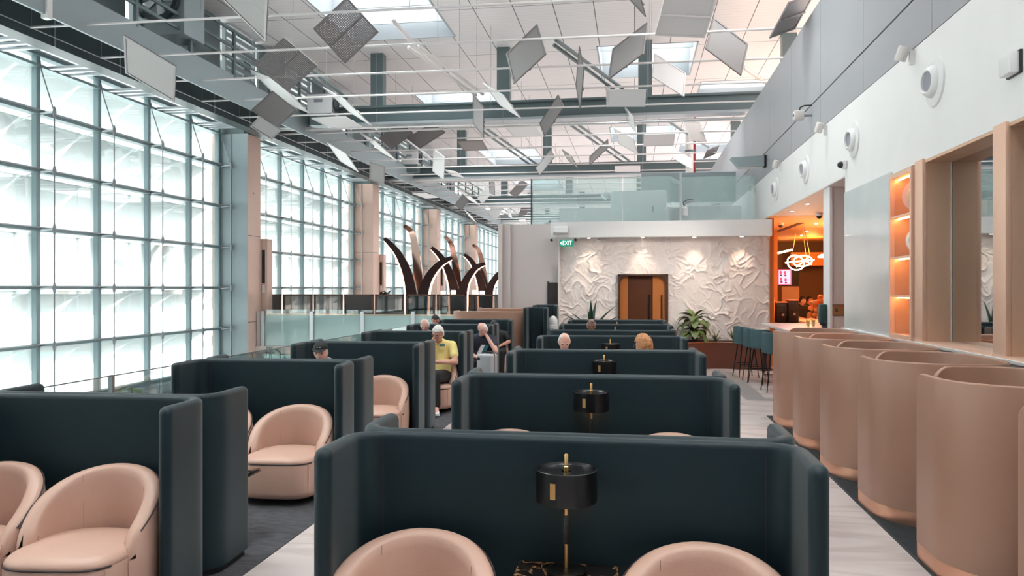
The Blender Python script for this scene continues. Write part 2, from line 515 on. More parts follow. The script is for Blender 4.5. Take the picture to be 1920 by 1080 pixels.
# ---- floors
bm = B(); box(bm, -4.95, 10.5, -4, 30, -0.25, 0.0); box(bm, -12.7, -4.95, 22.45, 76, -0.25, 0.0); box(bm, -4.95, 10.5, 30, 76, -0.25, 0)
struct('floor', bm, 'floor_marble', smooth=False)
struct('floor_carpet', box(B(), -4.93, -2.42, -4, 16.7, 0, 0.006), 'carpet', smooth=False)
bm = B(); box(bm, 1.85, 2.97, -4, 11.3, 0, 0.006)
struct('floor_carpet_right', bm, 'carpet_dark', smooth=False)
bm = B(); box(bm, 1.835, 1.85, -4, 11.3, 0, 0.007)
struct('trim_1', bm, 'joint', smooth=False)
bm = B(); box(bm, 1.77, 2.10, 12.85, 17.2, 0, 0.004); box(bm, 2.10, 3.4, 12.85, 13.12, 0, 0.004)
struct('floor_inlay', bm, 'grey_inlay', smooth=False)
struct('floor_lower', box(B(), XW - 0.1, -4.95, -4, 22.45, -1.3, -1.0), 'lower_floor', smooth=False)
# ---- curtain wall
sections = [(-4.0, 21.98, [MY(n) for n in range(-8, 5)] + [21.9]),
            (22.8, 33.4, [MY(n) for n in range(6, 11)] + [33.3]),
            (34.2, 44.8, [MY(n) for n in range(12, 17)] + [44.7]),
            (45.6, 56.2, [MY(n) for n in range(18, 23)] + [56.1]),
            (57.0, 75.0, [MY(n) for n in range(24, 33)])]
trans_z = [1.8 + PITCH * k for k in range(-2, 5)]
ZTOP = 8.6
truss_proto = None
def truss(label, Y, far=False):
    t = thing('tension_rod', label, 'tension rod', (XW + 0.47, Y, 0), 0, 'tension rods standing inside the window wall')
    seg = 5 if far else 8
    obj('cable', tube(B(), [(-0.34, 0, trans_z[6] - 0.12), (-0.30, 0, trans_z[6] - 0.35), (0, 0, trans_z[5]), (0, 0, trans_z[0] - 0.3)], 0.014, seg), 'cable_metal', t)
    for k in range(1, 6):
        z = trans_z[k]
        obj('node', lathe(B(), [(0.01, -0.13), (0.035, -0.05), (0.04, 0), (0.035, 0.05), (0.01, 0.13)], seg, (0, 0, z)), 'cable_metal', t)
        obj('strut', tube(B(), [(-0.34, 0, z + 0.0), (0, 0, z + 0.01)], [0.045, 0.014], seg), 'cable_metal', t)
    return t
cnt = 0
for si, (y0, y1, ms) in enumerate(sections):
    w = structE('window_%d' % (si + 1), (XW, y0, 0))
    L = y1 - y0
    obj('glass_pane', box(B(), -0.01, 0.01, 0, L, -0.68, ZTOP), 'window_glass', w, smooth=False)
    for m in ms:
        y = m - y0
        obj('mullion', box(B(), -0.04, 0.10, y - 0.052, y + 0.052, -0.95, ZTOP, 0.01, 1), 'mullion', w, smooth=False)
    for k, z in enumerate(trans_z):
        h = 0.06 if k else 0.10
        obj('transom', box(B(), -0.05, 0.15, 0, L, z - h * 0.5, z + h * 0.5), 'mullion', w, smooth=False)
        if k: obj('shelf', box(B(), 0.02, 0.24, 0, L, z + h * 0.5, z + h * 0.5 + 0.02), 'beam_pale', w, smooth=False)
    obj('transom', box(B(), -0.10, 0.14, 0, L, trans_z[-1] - 0.26, trans_z[-1] - 0.20), 'mullion', w, smooth=False)
    obj('sill', box(B(), -0.1, 0.5, 0, L, -0.95, -0.70, 0.02), 'beam_pale', w, smooth=False)
    names = ['first long window bay', 'second window bay', 'third window bay', 'fourth window bay', 'last window bay']
    for i, m in enumerate(ms):
        if si < 4:
            (m > 4) and truss('grey tension rod with nodes, %s from the camera in the %s' % (ORD[i], names[si]), m, si > 0)
# clad columns
for i in range(4):
    y0 = 21.98 + 11.4 * i
    c = structE('wall_column', (0, 0, 0))
    struct('cladding', box(B(), XW - 0.2, -11.62, y0, y0 + 0.82, -1.0, 6.5, 0.02), 'column_clad', c, smooth=False)
    if i == 0: struct('shade_tint_face', box(B(), XW, -11.625, y0 - 0.006, y0, -1.0, 6.5), 'catwalk_grey', c, smooth=False)  # grey-teal sheet puts shade and reflection into the colour of this face
    struct('cladding_joint', box(B(), -12.15, -12.13, y0 - 0.009, y0, -1, 6.5), 'joint', c, smooth=False)
    for z in (0.75, 3.4):
        struct('cladding_joint', box(B(), XW, -11.614, y0 - 0.004, y0 + 0.82, z, z + 0.012), 'joint', c, smooth=False)
    struct('column_core', box(B(), XW - 0.2, -11.8, y0 + 0.1, y0 + 0.7, 6.5, 8.8), 'beam_steel', c, smooth=False)
    struct('access_hatch', box(B(), -11.62, -11.612, y0 + 0.33, y0 + 0.36, 4.7, 4.74), 'joint', c, smooth=False)
# exterior: apron, tree line, sunshade louvres
struct('ground', box(B(), -420, XW - 0.4, -160, 420, -4.4, -4.0), 'apron', smooth=False)
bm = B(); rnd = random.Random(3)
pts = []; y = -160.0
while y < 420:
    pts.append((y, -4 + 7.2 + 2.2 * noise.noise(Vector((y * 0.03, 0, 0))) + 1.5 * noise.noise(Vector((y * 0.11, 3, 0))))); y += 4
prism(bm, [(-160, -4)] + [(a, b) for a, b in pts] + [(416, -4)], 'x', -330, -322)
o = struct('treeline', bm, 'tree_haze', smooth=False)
for si, (y0, y1, ms) in enumerate(sections[:4]):
    for k, z in enumerate(trans_z[:6] + [trans_z[6]]):
        t = thing('sunshade_louvre', 'sloping outdoor sunshade louvre, %s row up, outside the %s' % (ORD[k], ['first long window bay', 'second window bay', 'third window bay', 'fourth window bay'][si]),
                  'sunshade', (XW - 0.35, y0, z - 0.06), 0, 'sunshade louvres outside the windows')
        def slope(q, sl, off): return (-1.05 * sl - 0.51 * off, q, -0.62 * sl + 0.86 * off)
        edges_ = [y0] + [m for m in ms if m - y0 > 0.5] + [y1]
        for ya, yb in zip(edges_, edges_[1:]):
            if yb - ya < 0.4: continue
            a_, b_ = ya - y0 + 0.03, yb - y0 - 0.03
            pts = [(a_ + 0.34 * (1 - math.cos(PI / 2 * i / 6)), i / 6) for i in range(7)] + [(b_ + 0.22 * math.sin(PI / 2 * (1 - i / 6)) * 0, 1 - i / 6) for i in range(0, 7, 3)]
            bm = B()
            loft(bm, [[slope(q, sl, 0.0) for q, sl in pts], [slope(q, sl, -0.03) for q, sl in pts]])
            obj('louvre_blade', bm, 'fin_white', t, smooth=False)
        for m in (ms[:-1] if si < 2 else ms[0:-1:2]):
            obj('bracket', tube(B(), [(0.32, m - y0, 0.03), (-0.45, m - y0, -0.25)], 0.018, 6), 'bracket_white', t)
# ---- gutter beam, catwalk
g = structE('beam_gutter', (0, 0, 0))
struct('gutter_face', box(B(), -11.35, -10.98, 4, 75, 6.42, 6.95), 'gutter_dark', g, smooth=False)
for n in range(0, 30):
    if 0 <= n < 24:
        for q in (0.25, 0.55, 0.85):
            struct('bracket', box(B(), XW + 0.15, -11.35, MY(n) + q - 0.05, MY(n) + q + 0.05, 6.50 + 0.02 * q, 6.56), 'beam_pale', g, smooth=False)
    struct('joint_plate', box(B(), -10.98, -10.965, MY(n) + 0.5, MY(n) + 0.53, 6.42, 6.95), 'catwalk_grey', g, smooth=False)
t = thing('catwalk', 'grey steel maintenance catwalk with railing running above the windows', 'catwalk', (-9.8, 6, 6.4))
obj('deck', box(B(), -1.15, 0, 0, 66, 0.57, 0.63), 'beam_steel', t, smooth=False)
obj('fascia', box(B(), -0.03, 0.02, 0, 66, 0, 0.66), 'catwalk_grey', t, smooth=False)
for z in (1.05, 1.35, 1.75): obj('rail', box(B(), -0.03, 0.02, 0, 66, z - 0.03, z + 0.03), 'beam_steel', t, smooth=False)
for i in range(24): obj('post', box(B(), -0.04, 0.03, i * 1.9 + 0.4, i * 1.9 + 0.47, 0.6, 1.78), 'beam_steel', t, smooth=False)
for i in range(9):
    y = i * 3.8 + 5.4
    bm = B()
    for q in range(9): box(bm, -0.9, -0.86, y, y + 1.5, 0.75 + q * 0.19, 0.86 + q * 0.19)
    box(bm, -0.95, -0.85, y - 0.06, y, 0.6, 2.4); box(bm, -0.95, -0.85, y + 1.5, y + 1.56, 0.6, 2.4)
    obj('louvre_screen', bm, 'catwalk_grey', t, smooth=False)
for i in range(9):
    y = i * 3.8 + 7.2
    obj('solid_screen', box(B(), -0.93, -0.86, y, y + 1.7, 0.6, 2.4), 'beam_steel', t, smooth=False)
for y in (5.6,): obj('hanger_plate', box(B(), -0.06, 0.06, y, y + 0.12, -0.06, 1.0), 'white_plastic', t, smooth=False)
# ---- ceiling with skylight wells
ZC = 8.8
Xs = [-13.0, -7.9, -4.9, -1.1, 1.8, 2.2, 5.0, 10.5]
wells = []
for p in range(-2, 5):
    b = 22.3 + 11.4 * p
    wells += [(-7.9, -4.9, b - 6.6, b - 1.3), (-1.1, 1.8, b + 0.2, b + 3.7), (2.2, 5.0, b - 6.8, b - 4.2)]
wells = [w_ for w_ in wells if w_[2] > -4]
Ys = sorted(set([-4.2, 76.0] + [round(y, 3) for w in wells for y in w[2:] if -4 < y < 76]))
bm = B()
for xa, xb in zip(Xs, Xs[1:]):
    for ya, yb in zip(Ys, Ys[1:]):
        cx, cy = (xa + xb) / 2, (ya + yb) / 2
        if any(w[0] < cx < w[1] and w[2] < cy < w[3] for w in wells): continue
        box(bm, xa, xb, ya, yb, ZC, ZC + 0.14)
bmesh.ops.remove_doubles(bm, verts=bm.verts, dist=0.001)
struct('ceiling', bm, 'ceiling_tiles', smooth=False)
bm = B(); bg = B()
for x0, x1, y0, y1 in wells:
    if y1 > 76: continue
    h = ZC + 1.0
    box(bm, x0 + 0.002, x0 + 0.05, y0 + 0.002, y1 - 0.002, ZC - 0.01, h); box(bm, x1 - 0.05, x1 - 0.002, y0 + 0.002, y1 - 0.002, ZC - 0.01, h)
    box(bm, x0 + 0.002, x1 - 0.002, y0 + 0.002, y0 + 0.05, ZC - 0.01, h); box(bm, x0 + 0.002, x1 - 0.002, y1 - 0.05, y1 - 0.002, ZC - 0.01, h)
    nq = max(2, int((y1 - y0) / 1.25))
    for q in range(1, nq + 1):
        yy = y0 + (y1 - y0) * q / (nq + 0.35)
        box(bm, x0, x1, yy - 0.02, yy + 0.02, ZC + 0.30, ZC + 0.92)
    box(bg, x0, x1, y0, y1, h, h + 0.03)
struct('trim_2', bm, 'well_grey', smooth=False)
struct('window_6', bg, 'window_glass', smooth=False)
# ---- cross beams, posts, braces
for i in range(5):
    y = 22.3 + 11.4 * i
    bm = structE('beam_cross', (0, 0, 0))
    struct('web', box(B(), -11, 10, y - 0.1, y + 0.1, 6.72, 7.18), 'beam_steel', bm, smooth=False)
    struct('lower_flange', box(B(), -11, 10, y - 0.24, y + 0.24, 6.66, 6.73), 'beam_pale', bm, smooth=False)
    struct('upper_flange', box(B(), -11, 10, y - 0.24, y + 0.24, 7.16, 7.22), 'beam_steel', bm, smooth=False)
    struct('conduit', tube(B(), [(-11, y + 0.5, 6.62), (10, y + 0.5, 6.62)], 0.035, 6), 'white_rod', bm)
    for x in (-7.6, -3.77, 0.29, 4.2):
        struct('post', box(B(), x - 0.19, x + 0.19, y - 0.16, y + 0.16, 7.2, ZC), 'beam_steel', bm, smooth=False)
braces = [((1040, 85), (1150, 167), 'dark', 'left tube of the dark pair crossing the ceiling centre'),
          ((1043, 75), (1167, 166), 'dark', 'right tube of the dark pair crossing the ceiling centre'),
          ((767, 90), (892, 178), 'white', 'left tube of the pale pair above the first cross beam'),
          ((785, 88), (905, 176), 'white', 'right tube of the pale pair above the first cross beam'),
          ((577, 138), (636, 185), 'dark', 'left tube of the pair beside the grey cooling unit'),
          ((584, 131), (650, 184), 'dark', 'right tube of the pair beside the grey cooling unit'),
          ((906, 237), (1014, 313), 'dark', 'upper tube of the long pair past the first cross beam'),
          ((906, 247), (1003, 315), 'dark', 'lower tube of the long pair past the first cross beam'),
          ((762, 260), (815, 303), 'white', 'short pale tube below the two hanging grey squares'),
          ((1068, 233), (1180, 312), 'dark', 'left tube of the pair above the wide glass screen'),
          ((1080, 231), (1192, 310), 'dark', 'right tube of the pair above the wide glass screen'),
          ((1253, 227), (1328, 277), 'dark', 'single tube near the sloping grey wall edge'),
          ((738, 40), (806, 117), 'white', 'thick pale tube beside the square skylight'),
          ((1396, 127), (1437, 156), 'white', 'short pale tube close to the grey wall top')]
for a, b, c, lab in braces:
    A, Bp = WZ(*a, 7.3), WZ(*b, 7.3)
    t = thing('ceiling_brace', 'slim diagonal ceiling brace, ' + lab, 'brace', A)
    d = Bp - A
    obj('tube', tube(B(), [(0, 0, 0), d], 0.045, 8), 'beam_steel' if c == 'dark' else 'white_rod', t)
    for q in (Vector((0, 0, 0)), d): obj('end_plate', sphere(B(), q, 0.05, 8, 6), 'beam_steel' if c == 'dark' else 'white_rod', t)
# ---- right wall
bm = B()
ys = [-1.1 + 2.395 * i for i in range(24)]
for a, b in zip(ys, ys[1:]):
    box(bm, 3.0, 3.12, a + 0.005, b - 0.005, 4.41, 4.93); box(bm, 3.0, 3.12, a + 0.005, b - 0.005, 4.955, 6.52)
struct('wall_right', bm, 'grey_wall', smooth=False)
struct('wall_right_backing', box(B(), 3.06, 3.10, -1.1, 53, 4.4, 6.5), 'joint', smooth=False)
bm = B(); box(bm, 3.0, 3.3, -2, 11.78, 3.14, 4.4); box(bm, 3.0, 3.3, 11.78, 27, 3.42, 4.4)
box(bm, 3.0, 3.35, 9.68, 11.78, 1.2, 3.14); box(bm, 2.97, 3.4, -2, 11.78, 0, 1.2)
struct('wall_right_white', bm, 'white_paint', smooth=False)
struct('trim_3', box(B(), 2.94, 3.1, -2, 11.78, 1.2, 1.225), 'white_paint', smooth=False)
o = obj('glass_wall_panel', box(B(), 2.985, 3.0, 9.70, 11.76, 1.225, 3.17), 'white_glass_panel', smooth=False); o['kind'] = 'structure'
# bar room shell behind the opening
bm = B(); box(bm, 3.005, 10, 11.8, 17.9, 3.405, 3.5); struct('ceiling_soffit', bm, 'soffit_paint', smooth=False)
struct('ceiling_bar', box(B(), 3.005, 10.2, 17.9, 28.2, 3.40, 3.5), 'bar_ceiling', smooth=False)
bm = B(); box(bm, 3.1, 10.2, 28, 28.2, 0, 3.4); struct('wall_bar_back', bm, 'bar_dark', smooth=False)
bm = B(); box(bm, 10, 10.2, 11.5, 28, 0, 3.5); box(bm, 3.3, 10, 11.6, 11.8, 0, 3.5); box(bm, 3.02, 3.16, 18.5, 28, 0, 3.4)
struct('wall_bar_side', bm, 'bar_orange', smooth=False)
p = WY(1443, 500, 22.5); q = WY(1458, 500, 22.5)
struct('wall_bar_pier', box(B(), p.x, q.x, 22.5, 22.9, 0, 3.4), 'bar_orange', smooth=False)
bm = B(); p = WY(1460, 500, 27); box(bm, 5.2, 10, 27.2, 27.4, 2.55, 3.0); struct('wall_bar_header', bm, 'bar_orange', smooth=False)
# pier in the opening
c = structE('wall_pier', (0, 0, 0))
struct('pier', box(B(), 3.09, 3.9, 12.9, 13.28, 0, 3.42), 'off_white', c, smooth=False)
struct('pier_lit_tint', box(B(), 3.05, 3.09, 12.88, 13.30, 0, 3.42), 'white_paint', c, smooth=False)  # whiter strip: window light put into the colour of this side
# ---- back wall: crumpled plaster with a door
DX0, DX1, DZ = -0.375, 0.755, 2.11
bm = B()
nx, nz = 380, 240
xs = [-1.78 + 4.79 * i / nx for i in range(nx + 1)]; zs = [2.99 * j / nz for j in range(nz + 1)]
def relief(x, z):
    p = Vector((x * 2.5 + 3, z * 2.5, 0.3))
    q = p + 0.5 * Vector((noise.noise(p * 1.3), noise.noise(p * 1.3 + Vector((5, 2, 1))), 0))
    a = 1 - abs(noise.noise(q * 1.1 + Vector((7, 1, 2)))) * 3.4
    b = 1 - abs(noise.noise(q * 2.2 + Vector((1, 9, 4)))) * 3.2
    c = 1 - abs(noise.noise(q * 4.4 + Vector((4, 4, 8)))) * 2.8
    e = 1 - abs(noise.noise(q * 8.5 + Vector((9, 4, 3)))) * 2.6
    m = max(0, noise.noise(p * 0.8 + Vector((2, 2, 2))) + 0.5)
    m2 = max(0, noise.noise(p * 0.9 + Vector((8, 2, 5))) + 0.45)
    return 0.74 * (0.034 * max(a, 0) ** 2 * m2 * 1.6 + 0.036 * max(b, 0) ** 2.5 * m * 1.6 + 0.022 * max(c, 0) ** 2.5 * m2 + 0.009 * max(e, 0) ** 2 * m + 0.016 * noise.noise(p * 1.2))
G = [[bm.verts.new((x, 18.3 - relief(x, z), z)) for z in zs] for x in xs]
for i in range(nx):
    for j in range(nz):
        x, z = (xs[i] + xs[i+1]) / 2, (zs[j] + zs[j+1]) / 2
        if DX0 < x < DX1 and z < DZ: continue
        bm.faces.new((G[i][j], G[i+1][j], G[i+1][j+1], G[i][j+1]))
struct('wall_back', bm, 'plaster', angle=80)
bm = B(); box(bm, -1.78, DX0, 18.36, 18.6, 0, 3.3); box(bm, DX1, 3.05, 18.36, 18.6, 0, 3.3); box(bm, DX0, DX1, 18.36, 18.6, DZ, 3.3)
box(bm, -1.79, -1.74, 18.2, 18.4, 0, 2.97)
struct('wall_back_core', bm, 'plaster', smooth=False)
# door
d = structE('door_1', (0, 0, 0))
obj('door_backing', box(B(), DX0, DX1, 18.46, 18.5, 0, DZ), 'door_brown', d, smooth=False)
bm = B(); w = DX1 - DX0
box(bm, DX0 - 0.01, DX0 + 0.04, 18.16, 18.5, 0, DZ); box(bm, DX1 - 0.04, DX1 + 0.01, 18.16, 18.5, 0, DZ); box(bm, DX0 - 0.01, DX1 + 0.01, 18.16, 18.5, DZ - 0.03, DZ + 0.01)
# rounded upper corners of the portal
for sx, x in ((1, DX0 + 0.04), (-1, DX1 - 0.04)):
    r = 0.2
    prism(bm, [(x, DZ - 0.03)] + [(x + sx * (r - r * math.cos(a * PI / 16)), DZ - 0.03 - r + r * math.sin(a * PI / 16)) for a in range(0, 9)], 'y', 18.18, 18.3)
obj('door_frame', bm, 'door_frame', d, smooth=False)
obj('door_leaf', box(B(), DX0 + 0.04, DX0 + 0.22, 18.30, 18.40, 0, DZ - 0.03), 'door_copper', d, smooth=False)
obj('door_leaf', box(B(), DX0 + 0.22, DX0 + 0.80, 18.36, 18.44, 0, DZ - 0.03), 'door_brown', d, smooth=False)
lf = obj('door_leaf', box(B(), DX0 + 0.79, DX1 - 0.04, 18.30, 18.40, 0, DZ - 0.03), 'door_copper', d, smooth=False)
obj('door_handle', box(B(), DX0 + 0.70, DX0 + 0.73, 18.30, 18.36, 0.9, 1.65), 'black_metal', d, smooth=False)
obj('door_handle', box(B(), DX1 - 0.15, DX1 - 0.12, 18.25, 18.30, 0.85, 1.64), 'black_metal', d, smooth=False)
# bulkhead
struct('wall_bulkhead', box(B(), -1.93, 3.02, 17.9, 18.6, 2.97, 3.33), 'white_paint', smooth=False)
# pale partition left of the plaster wall
c = structE('wall_partition', (0, 0, 0))
struct('panel', box(B(), -2.98, -1.75, 18.45, 18.62, 0, 3.33), 'partition_paint', c, smooth=False)
struct('panel', box(B(), -3.15, -3.0, 18.42, 18.62, 0, 3.33), 'partition_paint', c, smooth=False)
struct('edge_post', box(B(), -3.25, -3.15, 18.36, 18.64, 0, 3.34), 'partition_trim', c, smooth=False)
struct('cover_strip', box(B(), -3.0, -2.96, 18.40, 18.62, 0, 3.33), 'partition_trim', c, smooth=False)
d = structE('door_2', (0, 0, 0))
struct('door_leaf', box(B(), -2.03, -1.785, 18.40, 18.46, 0, 1.93), 'dark_wood', d, smooth=False)
struct('door_frame', box(B(), -2.06, -2.03, 18.38, 18.46, 0, 1.96), 'joint', d, smooth=False)
struct('door_frame', box(B(), -1.80, -1.775, 18.30, 18.44, 0, 2.3), 'joint', d, smooth=False)
struct('wall_rear', box(B(), XW, 10.5, -4.4, -4.2, -1.3, 8.8), 'grey_wall', smooth=False)  # unseen end of the room, added to cut light from behind the camera
# far end of the hall
struct('wall_far', box(B(), XW, 10.5, 75.2, 75.6, -1, 8.8), 'panel_pale', smooth=False)
# ---- glazed mezzanine box above the bulkhead
c = structE('window_7', (0, 0, 0))
x0, x1 = -2.51, 0.83
for i in range(3):
    a = x0 + (x1 - x0) * i / 3
    struct('glass_pane', box(B(), a + 0.005, a + (x1 - x0) / 3 - 0.005, 19.0, 19.02, 3.2, 4.5), 'mezzanine_glass', c, smooth=False)
    for dx in (0.12, 1.0):
        for dz in (3.72,): struct('glass_stud', lathe(B(), [(0.015, 0), (0.015, 0.04)], 10).copy() if False else sphere(B(), (a + dx, 18.99, dz), 0.014, 8, 6), 'rod_metal', c)
struct('glass_pane', plate(B(), (0.84, 19.0, 3.2), (0.3, 1.1, 0), (0, 0, 1.3), (1.1, -0.3, 0), 0.02), 'mezzanine_glass', c, smooth=False)
struct('corner_post', box(B(), 1.08, 1.13, 19.2, 19.25, 3.2, 4.6), 'rod_metal', c, smooth=False)
struct('glass_pane', box(B(), 1.15, 2.9, 19.6, 19.62, 3.2, 4.55), 'mezzanine_glass', c, smooth=False)
struct('edge_strip', box(B(), x0 - 0.03, x0, 18.98, 19.04, 3.2, 4.5), 'dispenser_green', c, smooth=False)
struct('wall_mezzanine', box(B(), -2.2, 3.0, 22.8, 23.0, 3.3, 4.15), 'panel_pale', smooth=False)
struct('floor_mezzanine', box(B(), -2.5, 3.0, 18.6, 24, 3.2, 3.32), 'panel_pale', smooth=False)
struct('wall_mezzanine_beam', box(B(), 0.2, 3.0, 24.0, 24.2, 4.4, 5.3), 'catwalk_grey', smooth=False)
# ================================================================ furniture
R = math.radians
def ushape(w, depth, r, splay=0.0):
    """U in plan: wings run toward -y from a back at y=0; returns a path left tip -> right tip"""
    h = w / 2
    return ([(-h - splay, -depth)] + [(-h, -r)] + [(-h + r - r*math.cos(R(a)), -r + r*math.sin(R(a))) for a in range(15, 91, 15)] +
            [(h - r + r*math.sin(R(a)), -r + r*math.cos(R(a))) for a in range(0, 91, 15)] + [(h + splay, -depth)])
def booth(label, x, y, w, rz, flip=False, group=None, H=1.14, depth=0.45):
    t = thing('booth_screen', label, 'booth screen', (x, y, 0), rz + (PI if flip else 0), group)
    obj('upholstered_shell', shell(ushape(w - 0.075, depth, 0.13), 0.075, H, 0.05, (0.05, 0.05), 0.03, 0.05), 'teal_fabric', t, angle=60)
    obj('plinth', shell(ushape(w - 0.085, depth - 0.02, 0.13), 0.045, 0.055, 0.0, (0, 0), 0.005, 0.2), 'dark_plinth', t)
    h = w / 2 - 0.0375
    for sx in (-1, 1):   # stitched seams where the wing meets the back
        obj('seam', tube(B(), [(sx * (h - 0.13), 0.0385, 0.08), (sx * (h - 0.13), 0.0385, H - 0.03)], 0.0025, 5), 'piping', t)
        obj('seam', tube(B(), [(sx * (h - 0.13), -0.0385, 0.08), (sx * (h - 0.13), -0.0385, H - 0.03)], 0.0025, 5), 'piping', t)
    return t
T2 = R(2.5)
centre = [(3.44, 0.0, 1, 1), (5.87, R(2), 1, 1), (8.31, R(3), 1, 1), (10.86, R(3.5), 1, 0), (12.2, R(3.5), 0, 1), (14.25, R(3.5), 1, 1), (16.25, R(3.5), 1, 1)]
for i, (y, rz, near, far) in enumerate(centre):
    cx = -0.295 - 0.012 * i
    if near: booth('dark teal upholstered booth screen open toward the viewer, %s row of the centre island' % ORD[i], cx, y, 2.02, rz, False, 'centre island booth screens')
    if far: booth('dark teal upholstered booth screen open toward the plaster wall, %s row of the centre island' % ORD[i], cx, y + 0.085, 2.02, rz, True, 'centre island booth screens')
left = [(4.33, R(2.5)), (6.74, R(3)), (9.13, R(3)), (11.53, R(3)), (13.86, R(3)), (16.1, R(2))]
for i, (y, rz) in enumerate(left):
    LX = -3.335 if i == 0 else -3.29
    booth('dark teal upholstered booth screen open toward the viewer, %s row along the window side' % ORD[i], LX, y, 1.56, rz, False, 'window side booth screens')
    if i < 5: booth('dark teal upholstered booth screen open toward the far hall, %s row along the window side' % ORD[i], LX, y + 0.085, 1.56, rz, True, 'window side booth screens')

# ---- tub armchair
def tub_back():
    bm = B(); rings = []
    N = 36; pm = R(120)
    edge_o, edge_i = [], []
    for i in range(N + 1):
        f = -1 + 2 * i / N
        ph = f * pm
        u = abs(f)
        h = 0.745 - 0.325 * u ** 2.1
        te = min(1.0, (1 - u) / 0.10)
        t = 0.105 * (0.35 + 0.65 * math.sqrt(max(0, 1 - (1 - te) ** 2)))
        if te < 1: h -= 0.05 * (1 - math.sqrt(max(0, 1 - (1 - te) ** 2)))
        cx, cy = math.sin(ph), math.cos(ph)
        def P(r, z): return (cx * (0.37 + r), 0.015 + cy * (0.365 + r), z)
        prof = [(-0.05, 0.07), (-0.02, 0.09), (-0.006, 0.18), (0.0, 0.34), (-0.004, h - 0.09), (-0.010, h - 0.03), (-0.022, h - 0.006), (-0.04, h), (-t + 0.022, h - 0.004), (-t + 0.006, h - 0.02), (-t, h - 0.06), (-t - 0.004, 0.5 * (h + 0.36)), (-t - 0.012, 0.36), (-t - 0.012, 0.10)]
        rings.append([P(r, z) for r, z in prof])
        if u < 0.90: edge_o.append(P(-0.012, h - 0.016))
        if u < 0.93: edge_i.append(P(-t + 0.006, h - 0.012))
    loft(bm, rings)
    return bm, edge_o, edge_i
def seat_plan(s, fy=0.0):
    """rounded seat outline, wide rounded front, narrower rear"""
    out = []
    for a in range(0, 360, 10):
        ca, sa = math.cos(R(a)), math.sin(R(a))
        n = 0.5 if sa < 0 else 0.9
        x = 0.315 * s * math.copysign(abs(ca) ** n, ca)
        y = (0.36 * s if sa < 0 else 0.27 * s) * math.copysign(abs(sa) ** n, sa)
        out.append((x, y - 0.03 + fy))
    return out
def make_chair(label, loc, rz, group):
    t = thing('tub_armchair', label, 'armchair', loc, rz, group)
    bm, eo, ei = tub_back()
    br = obj('backrest', bm, 'leather', t, angle=70)
    obj('piping', tube(B(), eo, 0.0045, 6), 'piping', br)
    for s in (-0.42, 0.42):
        k = int((s + 1) / 2 * 36)
        e = Vector(ei[k]); c = Vector((0, 0.015, 0)); n = (c - e); n.z = 0; n.normalize()
        obj('stitch_line', tube(B(), [e + n * 0.003 + Vector((0, 0, 0.0)), e + n * 0.006 - Vector((0, 0, 0.1)), (e.x + n.x * 0.016, e.y + n.y * 0.016, 0.40)], 0.0014, 4), 'stitch', br)
    rings = [[(x, y, z) for x, y in seat_plan(s)] for s, z in ((0.90, 0.065), (0.965, 0.075), (0.985, 0.12), (1.0, 0.26), (0.995, 0.335), (0.985, 0.352))]
    obj('seat_base', loft(B(), rings), 'leather', t, angle=70)
    rings = [[(x, y, z) for x, y in seat_plan(s)] for s, z in ((0.97, 0.350), (0.985, 0.358), (0.975, 0.375), (0.93, 0.392), (0.8, 0.405), (0.5, 0.415), (0.15, 0.418))]
    st = obj('seat_cushion', loft(B(), rings), 'leather', t, angle=70)
    obj('piping', tube(B(), [(x, y, 0.354) for x, y in sorted([q for q in seat_plan(0.992) if q[1] < -0.26], key=lambda q: q[0])], 0.0055, 6), 'piping', st)
    for sx in (-1, 1):   # front corner seams
        p = seat_plan(1.003)
        q = min(p, key=lambda a: abs(a[0] - sx * 0.265) + (0 if a[1] < -0.2 else 9))
        obj('stitch_line', tube(B(), [(q[0], q[1], 0.345), (q[0] * 1.005, q[1] * 1.004, 0.26), (q[0] * 0.985, q[1] * 0.985, 0.10)], 0.002, 4), 'stitch', t)
    for a in (45, 135, 225, 315):
        obj('foot', lathe(B(), [(0.02, 0), (0.025, 0.01), (0.025, 0.08)], 10, (0.2 * math.cos(R(a)), 0.2 * math.sin(R(a)) - 0.03, 0)), 'black_metal', t)
    return t
chairs = [
    ((-3.01, 3.90), R(6), 'beige leather tub armchair, right seat of the first window side booth'),
    ((-3.72, 3.84), R(6), 'beige leather tub armchair, left seat of the first window side booth'),
    ((-2.95, 6.32), R(4), 'beige leather tub armchair, right seat of the second window side booth'),
    ((-3.68, 6.26), R(4), 'beige leather tub armchair holding a navy bag, left seat of the second window side booth'),
    ((-2.97, 8.70), R(4), 'beige leather tub armchair, empty right seat beside the person in the cap'),
    ((-3.66, 8.66), R(4), 'beige leather tub armchair under the person in the black cap'),
    ((-2.94, 11.08), R(4), 'beige leather tub armchair under the person in the yellow shirt'),
    ((-2.96, 13.42), R(4), 'beige leather tub armchair under the person leaning on one hand'),
    ((-3.66, 13.40), R(4), 'beige leather tub armchair behind the person in the yellow shirt'),
    ((-2.92, 15.65), R(4), 'beige leather tub armchair with a sitter in black, last window side booth'),
    ((-3.62, 15.62), R(4), 'beige leather tub armchair at the left of the last window side booth'),
    ((-0.895, 2.96), 0.0, 'beige leather tub armchair left of the nearest table lamp'),
    ((0.275, 2.96), 0.0, 'beige leather tub armchair right of the nearest table lamp'),
    ((-0.90, 5.39), R(2), 'beige leather tub armchair left of the second table lamp'),
    ((0.27, 5.43), R(2), 'beige leather tub armchair right of the second table lamp'),
    ((-0.86, 10.36), R(3), 'beige leather tub armchair under the person looking down in the centre island'),
    ((0.24, 8.89), PI, 'beige leather tub armchair under the person in the pink top'),
    ((-0.92, 13.80), R(3), 'beige leather tub armchair under the person with sunglasses on the head'),
]
proto = None
